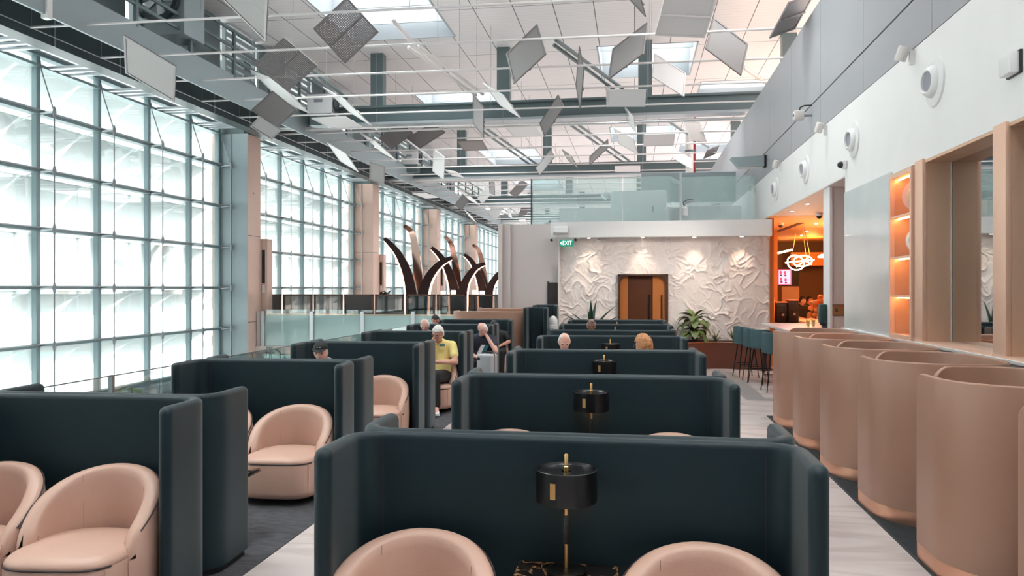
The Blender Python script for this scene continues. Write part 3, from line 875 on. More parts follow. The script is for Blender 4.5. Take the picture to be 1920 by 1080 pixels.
for (x, y), rz, lab in chairs:
    if proto is None: proto = make_chair(lab, (x, y, 0), rz, 'beige tub armchairs')
    else: dup(proto, (x, y, 0), rz, lab, 'beige tub armchairs')
# ---- side tables and lamps
def side_table(label, x, y, w, h, metal):
    t = thing('side_table', label, 'side table', (x, y, 0))
    obj('table_top', box(B(), -w/2, w/2, -w/2, w/2, h - 0.03, h, 0.012), 'black_marble', t)
    obj('pedestal', lathe(B(), [(0.05, 0.015), (0.03, 0.03), (0.025, 0.3), (0.03, h - 0.05), (0.09, h - 0.03)], 16), metal, t)
    obj('foot_plate', lathe(B(), [(0.17, 0), (0.17, 0.012), (0.05, 0.018)], 24), metal, t)
    return t
def table_lamp(label, x, y, z, rz=0.0, lit=True):
    t = thing('table_lamp', label, 'lamp', (x, y, z), rz, 'black drum table lamps')
    obj('base', lathe(B(), [(0.085, 0), (0.085, 0.012), (0.07, 0.018), (0.012, 0.022)], 24), 'black_metal', t)
    obj('stem', lathe(B(), [(0.0085, 0.02), (0.0085, 0.36)], 12), 'brass', t)
    obj('grip', lathe(B(), [(0.012, 0.12), (0.014, 0.125), (0.014, 0.235), (0.012, 0.24)], 14), 'black_plastic', t)
    sh = obj('lamp_shade', lathe(B(), [(0.128, 0.30), (0.130, 0.302), (0.130, 0.435), (0.127, 0.437), (0.123, 0.43), (0.118, 0.425), (0.020, 0.425)], 32, cap=False), 'black_metal', t)
    bm = B()
    prism(bm, [(0.129, -0.012), (0.1325, -0.012), (0.1325, 0.012), (0.129, 0.012)], 'z', 0.335, 0.40)
    s = obj('slot_plate', bm, 'brass', sh); s.rotation_euler = (0, 0, R(-110))
    obj('diffuser', lathe(B(), [(0.02, 0.318), (0.118, 0.318)], 24, cap=False), 'off_white', sh)
    obj('finial', lathe(B(), [(0.0085, 0.40), (0.0085, 0.425), (0.012, 0.427), (0.012, 0.445), (0.0085, 0.448), (0.0085, 0.495), (0.006, 0.498)], 12), 'brass', t)
    light('POINT', 'lamp_bulb', (0, 0, 0.29), 0.22 if lit else 0.1, (1, 0.60, 0.30), 0.05, parent=t)
    return t
for (x, y, lab) in ((-0.285, 3.16, 'nearest'), (-0.315, 5.60, 'second'), (-0.315, 8.04, 'third'), (-0.33, 10.58, 'fourth'), (-0.35, 13.97, 'fifth'), (-0.36, 15.98, 'last')):
    side_table('low black marble side table under the %s lamp of the centre island' % lab, x, y, 0.44, 0.60, 'black_metal')
    table_lamp('black drum table lamp with brass stem, %s on the centre island' % lab, x, y + 0.10, 0.602)
side_table('small dark topped side table with copper pedestal by the second window side booth', -3.0, 5.28, 0.42, 0.44, 'copper')

# ---- bronze privacy pods
def pod_path():
    p = [(0.0, 0.74)] + [(0.0, 0.44)] + arc(0.44, 0.44, 0.44, 180, 270, 10) + [(0.6, 0.0)] + arc(0.60, 0.34, 0.34, -90, 0, 8) + [(0.94, 0.88)] + arc(0.60, 0.88, 0.34, 0, 90, 8) + [(0.42, 1.22)] + arc(0.42, 0.92, 0.30, 90, 128, 5)
    return p
def pod(label, x, y, group):
    t = thing('privacy_pod', label, 'privacy pod', (x, y, 0), 0, group)
    obj('curved_screen', shell(pod_path(), 0.034, 1.24, 0.115, (0.10, 0.16), 0.012, 0.05), 'bronze_vinyl', t, angle=60)
    obj('kick_band', shell(pod_path(), 0.030, 0.116, 0.006, (0, 0), 0.003, 0.05), 'copper', t, angle=60)
    bm = B()
    prism(bm, [(0.45, 0.03), (0.9, 0.4), (0.9, 0.85), (0.5, 1.19), (0.42, 1.16), (0.55, 0.8), (0.55, 0.4)], 'z', 0.72, 0.745)
    obj('desk_top', bm, 'dark_wood', t, smooth=False)
    bm = B(); box(bm, 0.12, 0.44, 0.42, 0.80, 0.36, 0.46, 0.03)
    obj('seat_pad', bm, 'stool_fabric', t)
    obj('seat_pedestal', lathe(B(), [(0.12, 0.007), (0.03, 0.02), (0.03, 0.37)], 14, (0.28, 0.61, 0)), 'black_metal', t)
    return t
pods = [(1.87, 3.40, 'nearest, cut by the frame'), (1.87, 4.78, 'second along the aisle'), (1.87, 6.15, 'third along the aisle'), (1.87, 7.50, 'fourth along the aisle'), (1.87, 8.86, 'fifth along the aisle'), (1.87, 10.20, 'farthest, beside the marble counter')]
pod0 = None
for x, y, lab in pods:
    l = 'bronze curved privacy pod with copper base, ' + lab
    pod0 = pod(l, x, y, 'bronze privacy pods') if pod0 is None else dup(pod0, (x, y, 0), 0, l, 'bronze privacy pods')
# copper and teal booths at the left rear
for (x0, x1, ya, yb, H, m, lab, nm) in ((-4.05, -2.38, 16.95, 17.75, 1.28, 'bronze_vinyl', 'brown curved booth wall behind the last window side booth', 'front'),
                                    (-3.6, -2.42, 17.45, 18.1, 1.34, 'bronze_vinyl', 'brown curved booth wall nearest the pale partition', 'rear')):
    t = thing('curved_booth', lab, 'booth', ((x0 + x1) / 2, yb, 0))
    obj('curved_screen', shell(ushape(x1 - x0, yb - ya, 0.25)[::-1] if False else [(p[0], -p[1] - (yb - ya)) for p in ushape(x1 - x0, yb - ya, 0.25)], 0.05, H, 0.1, (0.1, 0.1), 0.02), m, t)
    obj('kick_band', shell([(p[0], -p[1] - (yb - ya)) for p in ushape(x1 - x0, yb - ya, 0.25)], 0.046, 0.1, 0.0, (0, 0), 0.003), 'copper', t)
booth('tall dark teal booth screen beside the brown booth, before the partition', -2.12, 17.0, 0.52, 0, False, None, 1.38, 0.5)
booth('tall dark teal booth screen nearest the dark service door', -1.98, 17.6, 0.56, 0, False, None, 1.42, 0.5)
# white dome lamp by the service door
p = WY(1037, 618, 16.9)
t = thing('dome_lamp', 'white dome shaped lamp on a dark stand by the service door', 'lamp', (p.x, 16.9, 0))
obj('lamp_shade', lathe(B(), [(0.105, 0.95), (0.11, 1.02), (0.105, 1.09), (0.07, 1.16), (0.02, 1.19)], 20), 'white_plastic', t)
obj('lamp_shade', lathe(B(), [(0.12, 0.90), (0.12, 0.98), (0.1, 0.99)], 20), 'white_plastic', t)
obj('stand', lathe(B(), [(0.13, 0), (0.12, 0.4), (0.11, 0.9)], 20), 'dark_wood', t)

# ---- bar stools and counter
def stool(label, x, y, rz):
    t = thing('bar_stool', label, 'bar stool', (x, y, 0), rz, 'teal bar stools')
    bm = B()
    path = [(-0.19, 0.10), (-0.195, -0.02)] + [(-0.195 + 0.10 - 0.10*math.cos(R(a)), -0.1 - 0.10*math.sin(R(a))) for a in range(0, 91, 18)] + [(0.095 + 0.10*math.sin(R(a)), -0.1 - 0.10*math.cos(R(a))) for a in range(0, 91, 18)] + [(0.195, -0.02), (0.19, 0.10)]
    obj('backrest', shell(path, 0.035, 1.03, 0.68, (0.22, 0.22), 0.015, 0.04), 'stool_fabric', t)
    obj('seat', box(B(), -0.19, 0.19, -0.19, 0.22, 0.66, 0.75, 0.035, 3), 'stool_fabric', t)
    for sx in (-1, 1):
        for sy in (-1, 1):
            obj('leg', tube(B(), [(sx*0.13, sy*0.12, 0.67), (sx*0.21, sy*0.20, 0.0)], [0.013, 0.009], 8), 'black_metal', t)
    q = 0.182
    obj('footrest', tube(B(), [(-q, -q+0.01, 0.27), (q, -q+0.01, 0.27), (q, q-0.01, 0.27), (-q, q-0.01, 0.27)], 0.008, 6, closed=True), 'black_metal', t)
    return t
st = [(2.22, 16.2, R(-80), 'farthest from the viewer, beside the planter'), (2.30, 15.45, R(-85), 'second from the planter'), (2.40, 15.1, R(-60), 'third from the planter, half hidden'), (2.42, 14.0, R(-85), 'closest to the bronze pods')]
for x, y, rz, lab in st: stool('teal upholstered bar stool with black legs, ' + lab, x, y, rz)
t = thing('bar_counter', 'pale marble topped counter standing at the bar opening', 'counter', (2.5, 13.4, 0))
obj('counter_top', box(B(), 0, 1.5, 0, 2.75, 1.06, 1.10, 0.004), 'counter_marble', t, smooth=False)
obj('counter_body', box(B(), 0.35, 1.45, 0.05, 2.7, 0, 1.06), 'bronze_planter', t, smooth=False)
def glass_of_juice(label, u, v, Y):
    p = WY(u, v, Y)
    t = thing('juice_glass', label, 'glass', (p.x, Y, 1.102), 0, 'glasses of orange juice')
    obj('tumbler', lathe(B(), [(0.028, 0), (0.035, 0.13), (0.033, 0.13), (0.027, 0.008)], 16), 'juice_glass', t)
    obj('juice', lathe(B(), [(0.026, 0.006), (0.032, 0.115)], 16), 'juice', t)
glass_of_juice('left glass of orange juice on the marble counter', 1515, 606, 14.6)
glass_of_juice('right glass of orange juice on the marble counter', 1525, 606, 14.7)

# ---- glass balustrades
t = thing('glass_barrier', 'low clear glass barrier along the window side void', 'barrier', (-4.88, -1, 0))
for i in range(13):
    obj('glass_pane', box(B(), -0.006, 0.006, i * 1.4 + 0.01, i * 1.4 + 1.39, 0.0, 0.965), 'clear_glass', t, smooth=False)
obj('edge_trim', box(B(), -0.008, 0.008, 0, 18.2, 0.965, 0.975), 'cable_metal', t, smooth=False)
for y in (8.2 - 0.6, 12.5): obj('post', box(B(), -0.02, 0.02, y, y + 0.04, -0.2, 0.98), 'cable_metal', t, smooth=False)
YB = 22.55
t = thing('glass_balustrade', 'frosted glass balustrade with grey posts across the void', 'balustrade', (-11.6, YB, 0))
px = [467, 493, 585, 680, 775, 870, 965]
X = [WY(u, 600, YB).x + 11.6 for u in px]
X[0] = 0.05
for a, b in zip(X, X[1:]):
    obj('frosted_pane', box(B(), a + 0.01, b - 0.01, 0.01, 0.03, -0.9, 0.96), 'frosted_glass', t, smooth=False)
    obj('clear_strip', box(B(), a + 0.01, b - 0.01, 0.01, 0.03, 0.96, 1.13), 'clear_glass', t, smooth=False)
for a in X: obj('post', box(B(), a - 0.055, a + 0.055, -0.06, 0.0, -1.0, 1.08), 'rod_metal', t, smooth=False)
obj('handrail', tube(B(), [(0, 0.12, 0.97), (X[-1], 0.12, 0.97)], 0.03, 8), 'copper', t)
# ---- tinted screens beyond
YS = 23.5
sp = [(475, 527, 0), (530, 585, 1), (588, 642, 1), (645, 700, 0), (703, 757, 1), (760, 816, 1), (819, 875, 1), (878, 936, 1)]
names = ['solid dark', 'tinted', 'tinted', 'dark', 'tinted', 'tinted', 'tinted', 'tinted']
for i, (a, b, gl) in enumerate(sp):
    x0, x1 = WY(a, 560, YS).x, WY(b, 560, YS).x
    t = thing('bronze_screen', 'bronze framed %s glass screen, %s from the left before the copper horns' % (names[i], ORD[i]), 'screen', (x0, YS, 0), 0, 'bronze framed screens')
    w = x1 - x0
    bm = B(); box(bm, 0, 0.06, 0, 0.05, 0, 1.60); box(bm, w - 0.06, w, 0, 0.05, 0, 1.60); box(bm, 0, w, 0, 0.05, 1.55, 1.60); box(bm, 0, w, 0, 0.05, 0, 0.08)
    obj('frame', bm, 'door_frame', t, smooth=False)
    obj('tinted_pane', box(B(), 0.06, w - 0.06, 0.015, 0.035, 0.08, 1.55), 'bronze_glass' if gl else 'dark_wood', t, smooth=False)
# ---- copper horn sculptures
def horn(parent, pts, d, w, mat, lit, bend=0.0):
    P = [W(u, v, d + bend * i) for i, (u, v) in enumerate(pts)]
    # smooth
    def cr(p0, p1, p2, p3, t): return 0.5 * ((2*p1) + (-p0 + p2)*t + (2*p0 - 5*p1 + 4*p2 - p3)*t*t + (-p0 + 3*p1 - 3*p2 + p3)*t**3)
    Q = []
    for i in range(len(P) - 1):
        a, b, c, e = P[max(0, i-1)], P[i], P[i+1], P[min(len(P)-1, i+2)]
        for k in range(6): Q.append(cr(a, b, c, e, k/6))
    Q.append(P[-1])
    fw = Vector((-SN, CS, 0))
    bm = B(); rings = []; edge = []
    n = len(Q)
    o = parent.location
    for i, q in enumerate(Q):
        t = (Q[min(i+1, n-1)] - Q[max(i-1, 0)]).normalized()
        side = t.cross(fw).normalized()
        f = i / (n-1)
        hw = w * (0.28 + 0.72 * min(1, f * 1.3) ** 0.8) / 2
        dp = hw * 0.9
        q = q - o
        rings.append([q + side*hw - fw*dp*0.5, q + side*hw + fw*dp, q - side*hw + fw*dp, q - side*hw - fw*dp*0.5])
        edge.append((q, side, hw, dp))
    h = obj('horn', loft(bm, rings), mat, parent, angle=40)
    if lit:
        bm = B()
        loft(bm, [[q + side*lit*hw*1.02 - fw*dp*0.55, q + side*lit*hw*1.02 + fw*dp*0.6, q + side*lit*hw*1.30 + fw*dp*0.6, q + side*lit*hw*1.30 - fw*dp*0.55] for q, side, hw, dp in edge[1:]])
        obj('light_strip', bm, 'horn_glow', h)
G1 = [([(721, 447), (745, 473), (762, 508), (771, 545), (775, 590), (776, 630)], 0.42, 'dark_copper', -1, 0.0),
      ([(757, 423), (772, 436), (779, 470), (784, 515), (784, 560), (782, 620)], 0.40, 'mirror_copper', 0, 0.12),
      ([(848, 483), (826, 494), (806, 517), (795, 545), (791, 580), (790, 630)], 0.40, 'dark_copper', 1, 0.0)]
G2 = [([(809, 464), (827, 482), (842, 510), (851, 540), (854, 575), (855, 620)], 0.42, 'dark_copper', -1, 0.0),
      ([(834, 443), (846, 458), (853, 490), (857, 520), (858, 560), (858, 620)], 0.40, 'mirror_copper', 0, 0.12),
      ([(910, 494), (892, 502), (876, 522), (868, 545), (865, 580), (864, 620)], 0.40, 'dark_copper', 1, 0.0)]
G3 = [([(870, 477), (885, 491), (897, 516), (904, 540), (907, 575), (908, 615)], 0.42, 'dark_copper', -1, 0.0),
      ([(886, 459), (898, 470), (904, 495), (908, 525), (909, 565), (909, 615)], 0.40, 'mirror_copper', 0, 0.12),
      ([(960, 493), (941, 508), (926, 526), (918, 545), (915, 580), (914, 615)], 0.40, 'dark_copper', 1, 0.0)]
for Gk, d, lab in ((G1, 26.5, 'nearest and tallest'), (G2, 30.5, 'middle'), (G3, 35.0, 'farthest, partly behind the pale partition')):
    b = W(Gk[0][0][4][0], 540, d); b.z = 0
    t = thing('horn_sculpture', 'curved copper horn sculpture with glowing edges, ' + lab, 'sculpture', b, 0, 'copper horn sculptures')
    for pts, w, m, lit, bend in Gk:
        k = pts[-1]
        dd = d
        vfloor = 540 + EYE * FPX / dd
        horn(t, pts[:-1] + [(pts[-1][0], vfloor)], dd + (0.9 if m == 'mirror_copper' else 0), w * (1 if m != 'mirror_copper' else 0.9), m, lit, bend)
    obj('base_plate', lathe(B(), [(0.7, 0), (0.7, 0.04), (0.6, 0.05)], 24), 'dark_copper', t)
# ---- long planter and plants
t = thing('planter_box', 'long bronze planter with a curved front under the plaster wall', 'planter', (0, 0, 0))
def plan_curve(off):
    return [(0.86, 18.2), (0.86, 17.55 + off), (0.95, 17.42 + off)] + [(1.0 + 0.1 * i, 17.42 + off + 0.35 * (1 - math.cos(min(1, i / 9) * PI)) / 2 * 1.0 - 0.30 * max(0, (i - 10) / 9) ** 1.5) for i in range(0, 20)] + [(2.93, 17.45 + off), (2.93, 18.2)]
pc = plan_curve(0)
obj('planter_body', prism(B(), pc, 'z', 0, 0.58), 'bronze_planter', t, smooth=True, angle=30)
obj('rim', prism(B(), [(x, y - 0.015 if y < 18 else y) for x, y in pc], 'z', 0.58, 0.60), 'copper', t, smooth=True, angle=30)
obj('soil', prism(B(), [(x, min(y + 0.04, 18.19)) for x, y in pc], 'z', 0.60, 0.605), 'soil', t, smooth=False)
t = thing('planter_box', 'bronze planter holding the agave, left of the copper door', 'planter', (-1.05, 17.8, 0))
obj('planter_body', box(B(), -0.6, 0.6, -0.22, 0.3, 0, 0.6, 0.03), 'bronze_planter', t)
obj('soil', box(B(), -0.57, 0.57, -0.2, 0.27, 0.6, 0.606), 'soil', t, smooth=False)
def blade(bm, base, az, length, width, lift, droop, fold=0.3, n=8):
    """one long leaf: a folded, tapering, bending strip with thickness"""
    b = Vector(base); ca, sa = math.cos(az), math.sin(az)
    out = Vector((ca, sa, 0)); sd = Vector((-sa, ca, 0))
    rings = []
    p = b.copy(); ang = lift
    st = length / n
    for i in range(n + 1):
        f = i / n
        wd = width * (0.55 + 0.45 * math.sin(min(1, f * 2.2) * PI / 2)) * (1 - f ** 2.2) + 0.002
        nrm = (-out * math.sin(ang) + Vector((0, 0, 1)) * math.cos(ang))
        rings.append([p - sd * wd + nrm * wd * fold, p - nrm * 0.004, p + sd * wd + nrm * wd * fold, p + nrm * 0.004])
        p = p + (out * math.cos(ang) + Vector((0, 0, 1)) * math.sin(ang)) * st
        ang -= droop / n
    loft(bm, rings)
def broad_leaf(bm, base, tip_dir, length, width, droop):
    d = Vector(tip_dir).normalized(); up = Vector((0, 0, 1))
    sd = d.cross(up).normalized()
    rings = []; p = Vector(base); n = 6
    for i in range(n + 1):
        f = i / n
        wd = width * (math.sin(PI * min(1, 0.06 + f * 0.94)) ** 0.75) * (1 - 0.25 * f) + 0.003
        nrm = sd.cross(d).normalized()
        rings.append([p - sd * wd + nrm * wd * 0.22, p - nrm * 0.003, p + sd * wd + nrm * wd * 0.22, p + nrm * 0.004])
        p = p + d * length / n
        d = (d + Vector((0, 0, -droop / n))).normalized()
    loft(bm, rings)
rnd = random.Random(11)
p = WY(1108, 600, 17.75)
t = thing('agave_plant', 'dark green agave with spiky blades, left of the copper door', 'plant', (p.x, 17.75, 0.607))
bm = B()
for az, L_, w_, lf, dr in ((178, .85, .035, 62, 40), (160, .80, .035, 72, 45), (120, .72, .05, 82, 10), (95, .92, .055, 86, -6), (60, .95, .05, 80, 8), (25, .95, .04, 70, 38), (5, .85, .045, 55, 30), (-20, .8, .04, 58, 60), (-150, .75, .045, 60, 60), (-90, .6, .05, 70, 30), (-60, .7, .045, 62, 40), (200, .7, .045, 55, 40)):
    blade(bm, (0.02 * math.cos(R(az)), 0.02 * math.sin(R(az)), 0), R(az), L_, w_ * 1.35, R(lf), R(dr), 0.9)
obj('blades', bm, 'leaf_dark', t, angle=30); obj('stem', lathe(B(), [(0.05, 0), (0.07, 0.05), (0.03, 0.12)], 12), 'stem', t)
p = WY(1302, 600, 17.85)
t = thing('broadleaf_plant', 'large broad leaved green plant standing in the bronze planter', 'plant', (p.x, 17.85, 0.607))
bm = B(); bs = B()
for i in range(34):
    az = rnd.uniform(0, 2 * PI); rr = rnd.uniform(0.02, 0.26); z = rnd.uniform(0.12, 0.60)
    base = Vector((rr * 0.5 * math.cos(az), min(0.2, rr * 0.5 * math.sin(az)), z * 0.85))
    dirv = (math.cos(az), min(0.3, math.sin(az) - 0.55), rnd.uniform(0.1, 0.8))
    broad_leaf(bm, base, dirv, rnd.uniform(0.28, 0.42), rnd.uniform(0.085, 0.125), rnd.uniform(1.5, 2.8))
    if i < 12: tube(bs, [(0.03 * math.cos(az), 0.03 * math.sin(az), 0), base], 0.008, 5)
for az in (0.4, 2.4, 1.2, 3.3):
    broad_leaf(bm, (0.08 * math.cos(az), 0.05, 0.56), (math.cos(az), -0.3, 0.45), 0.30, 0.085, 0.6)
obj('foliage', bm, 'leaf_broad', t, angle=30); obj('stem', bs, 'stem', t)
o = t.children[0]
for (u, Y, lab, m, sc_) in ((1342, 17.9, 'small spiky yellow green plant in the planter, right of the large plant', 'leaf_pale', 0.9), (1376, 17.85, 'small spiky green plant in the planter, beside the bar stools', 'leaf_green', 1.0)):
    p = WY(u, 630, Y)
    t = thing('spiky_plant', lab, 'plant', (p.x, Y, 0.607))
    bm = B()
    for i in range(16): blade(bm, (0, 0, 0), rnd.uniform(0, 2 * PI), rnd.uniform(0.2, 0.34) * sc_, 0.016, R(rnd.uniform(25, 80)), R(rnd.uniform(10, 60)), 0.4, 5)
    obj('blades', bm, m, t, angle=30); obj('stem', lathe(B(), [(0.02, 0), (0.03, 0.04)], 8), 'stem', t)
# plants in pots beyond the glass barrier
def potted(label, x, y, zb, h, m, spread):
    t = thing('potted_plant', label, 'plant', (x, y, zb))
    obj('pot', lathe(B(), [(0.16, 0), (0.2, 0.35), (0.18, 0.35), (0.17, 0.3)], 18), 'off_white', t)
    bm = B(); bs = B()
    for i in range(14):
        az = rnd.uniform(0, 2 * PI); hh = rnd.uniform(0.5, 1.0) * h
        q = Vector((spread * 0.4 * math.cos(az) * hh / h, spread * 0.4 * math.sin(az) * hh / h, 0.33 + hh))
        tube(bs, [(0, 0, 0.3), q], 0.008, 5)
        broad_leaf(bm, q, (math.cos(az), math.sin(az), rnd.uniform(-0.3, 0.5)), spread * 0.55, 0.05, 0.8)
    obj('foliage', bm, m, t, angle=30); obj('stem', bs, 'stem', t)
p = W(278, 730, 8.2); potted('potted plant with yellow green leaves beside the first window bay', p.x, p.y, -1.0, p.z + 0.75, 'leaf_pale', 0.42)
p = W(490, 655, 14.5); potted('tall thin potted plant with sparse leaves before the frosted balustrade', p.x, p.y, -1.0, p.z + 0.75, 'leaf_dark', 0.5)
p = W(521, 670, 15.0); potted('low potted plant with sparse leaves right of the tall thin one', p.x, p.y, -1.0, p.z + 0.75, 'leaf_dark', 0.35)
p = W(210, 738, 8.0)
t = thing('planter_stand', 'small white and dark stand beyond the glass barrier', 'stand', (p.x, p.y, -1.0))
obj('stand_body', box(B(), -0.14, 0.1, -0.1, 0.1, 0, p.z + 0.97), 'white_plastic', t, smooth=False)
obj('side_panel', box(B(), 0.1, 0.16, -0.1, 0.1, 0, p.z + 0.97), 'dark_wood', t, smooth=False)
# ================================================================ people
def skin_mesh(verts, edges, radii, root=0, levels=2):
    """limbs grown along joint-to-joint edges, tapering from radius to radius (merged into one surface by remesh)"""
    bm = B(); V = [Vector(v) for v in verts]
    rr = [r if isinstance(r, tuple) else (r, r) for r in radii]
    X = Vector((1, 0, 0))
    for a, b in edges:
        p, q = V[a], V[b]
        d = (q - p); L_ = d.length; d.normalize()
        u = X - d * X.dot(d)
        if u.length < 0.2: u = Vector((0, 1, 0)) - d * d.y
        u.normalize(); w = d.cross(u)
        rings = []
        for i in range(-4, 5):      # rounded start
            pass
        prof = [(-math.cos(t * PI / 8), math.sin(t * PI / 8), 0) for t in range(1, 5)] + [(0, 1, f / 6) for f in range(1, 6)] + [(math.sin(t * PI / 8), math.cos(t * PI / 8), 1) for t in range(0, 4)]
        for off, sc_, f in prof:
            ra = rr[a][0] + (rr[b][0] - rr[a][0]) * f; rb = rr[a][1] + (rr[b][1] - rr[a][1]) * f
            c = p + d * (L_ * f + off * min(ra, rb))
            rings.append([c + u * (ra * sc_ * math.cos(k)) + w * (rb * sc_ * math.sin(k)) for k in [2 * PI * i / 16 for i in range(16)]])
        loft(bm, rings)
    bmesh.ops.recalc_face_normals(bm, faces=bm.faces)
    return bm
def remesh(bm, voxel, smooth=3):
    bmesh.ops.recalc_face_normals(bm, faces=bm.faces)
    me = bpy.data.meshes.new('r'); bm.to_mesh(me); bm.free()
    o = bpy.data.objects.new('r', me); COL.objects.link(o)
    md = o.modifiers.new('r', 'REMESH'); md.mode = 'VOXEL'; md.voxel_size = voxel
    if smooth:
        sm = o.modifiers.new('s', 'SMOOTH'); sm.iterations = smooth * 3; sm.factor = 0.5
    dg = bpy.context.evaluated_depsgraph_get(); dg.update()
    m2 = bpy.data.meshes.new_from_object(o.evaluated_get(dg))
    b2 = B(); b2.from_mesh(m2)
    bpy.data.objects.remove(o); bpy.data.meshes.remove(m2)
    return b2
def head_bm(HM):
    """head facing -y, origin at its centre, then moved by HM"""
    bm = B()
    bmesh.ops.create_uvsphere(bm, u_segments=40, v_segments=28, radius=1)
    for v in bm.verts:
        x, y, z = v.co
        X, Yv, Z = x * 0.076, y * 0.096, z * 0.118
        if y < 0:
            f = -y
            # flatter face, jaw and chin
            Yv = y * 0.090
            if z < -0.2: X *= 1 - 0.30 * min(1, (-z - 0.2) / 0.8) ; Yv += -0.012 * max(0, -z - 0.45)
            # eye sockets and brow
            for sx in (-1, 1):
                d2 = ((X - sx * 0.031) / 0.019) ** 2 + ((Z - 0.008) / 0.012) ** 2
                Yv += 0.011 * math.exp(-d2) * f
                d2 = ((X - sx * 0.028) / 0.026) ** 2 + ((Z - 0.031) / 0.009) ** 2
                Yv -= 0.005 * math.exp(-d2) * f
                d2 = ((X - sx * 0.043) / 0.02) ** 2 + ((Z + 0.022) / 0.018) ** 2
                Yv -= 0.004 * math.exp(-d2) * f
            d2 = (X / 0.024) ** 2 + ((Z + 0.058) / 0.010) ** 2
            Yv -= 0.006 * math.exp(-d2) * f
            d2 = (X / 0.022) ** 2 + ((Z + 0.056) / 0.003) ** 2
            Yv += 0.005 * math.exp(-d2) * f
        else:
            if z < -0.35: Yv *= 1 - 0.25 * min(1, (-z - 0.35) / 0.6)
        v.co = (X, Yv, Z)
    # nose
    loft(bm, [[(-0.008, -0.080, 0.022), (0.008, -0.080, 0.022), (0.006, -0.092, 0.020), (-0.006, -0.092, 0.020)],
              [(-0.011, -0.082, -0.005), (0.011, -0.082, -0.005), (0.007, -0.099, -0.007), (-0.007, -0.099, -0.007)],
              [(-0.018, -0.082, -0.030), (0.018, -0.082, -0.030), (0.010, -0.106, -0.029), (-0.010, -0.106, -0.029)],
              [(-0.014, -0.080, -0.038), (0.014, -0.080, -0.038), (0.008, -0.098, -0.038), (-0.008, -0.098, -0.038)]])
    for sx in (-1, 1):
        sphere(bm, (sx * 0.078, 0.004, -0.004), (0.010, 0.020, 0.033), 12, 8, Matrix.Rotation(sx * -0.35, 4, 'Z'))
    bmesh.ops.transform(bm, matrix=HM, verts=bm.verts)
    return bm
J0 = dict(pelvis=(0, 0.0, 0.50), spine=(0, 0.05, 0.68), chest=(0, 0.05, 0.90), neck=(0, 0.03, 1.02), head=(0, -0.005, 1.145),
          shL=(-0.185, 0.05, 0.95), elL=(-0.24, -0.02, 0.70), wrL=(-0.10, -0.22, 0.64),
          shR=(0.185, 0.05, 0.95), elR=(0.24, -0.02, 0.70), wrR=(0.10, -0.22, 0.64),
          hiL=(-0.095, -0.02, 0.49), knL=(-0.12, -0.44, 0.50), anL=(-0.12, -0.46, 0.10), toL=(-0.13, -0.60, 0.045),
          hiR=(0.095, -0.02, 0.49), knR=(0.12, -0.44, 0.50), anR=(0.12, -0.46, 0.10), toR=(0.13, -0.60, 0.045))
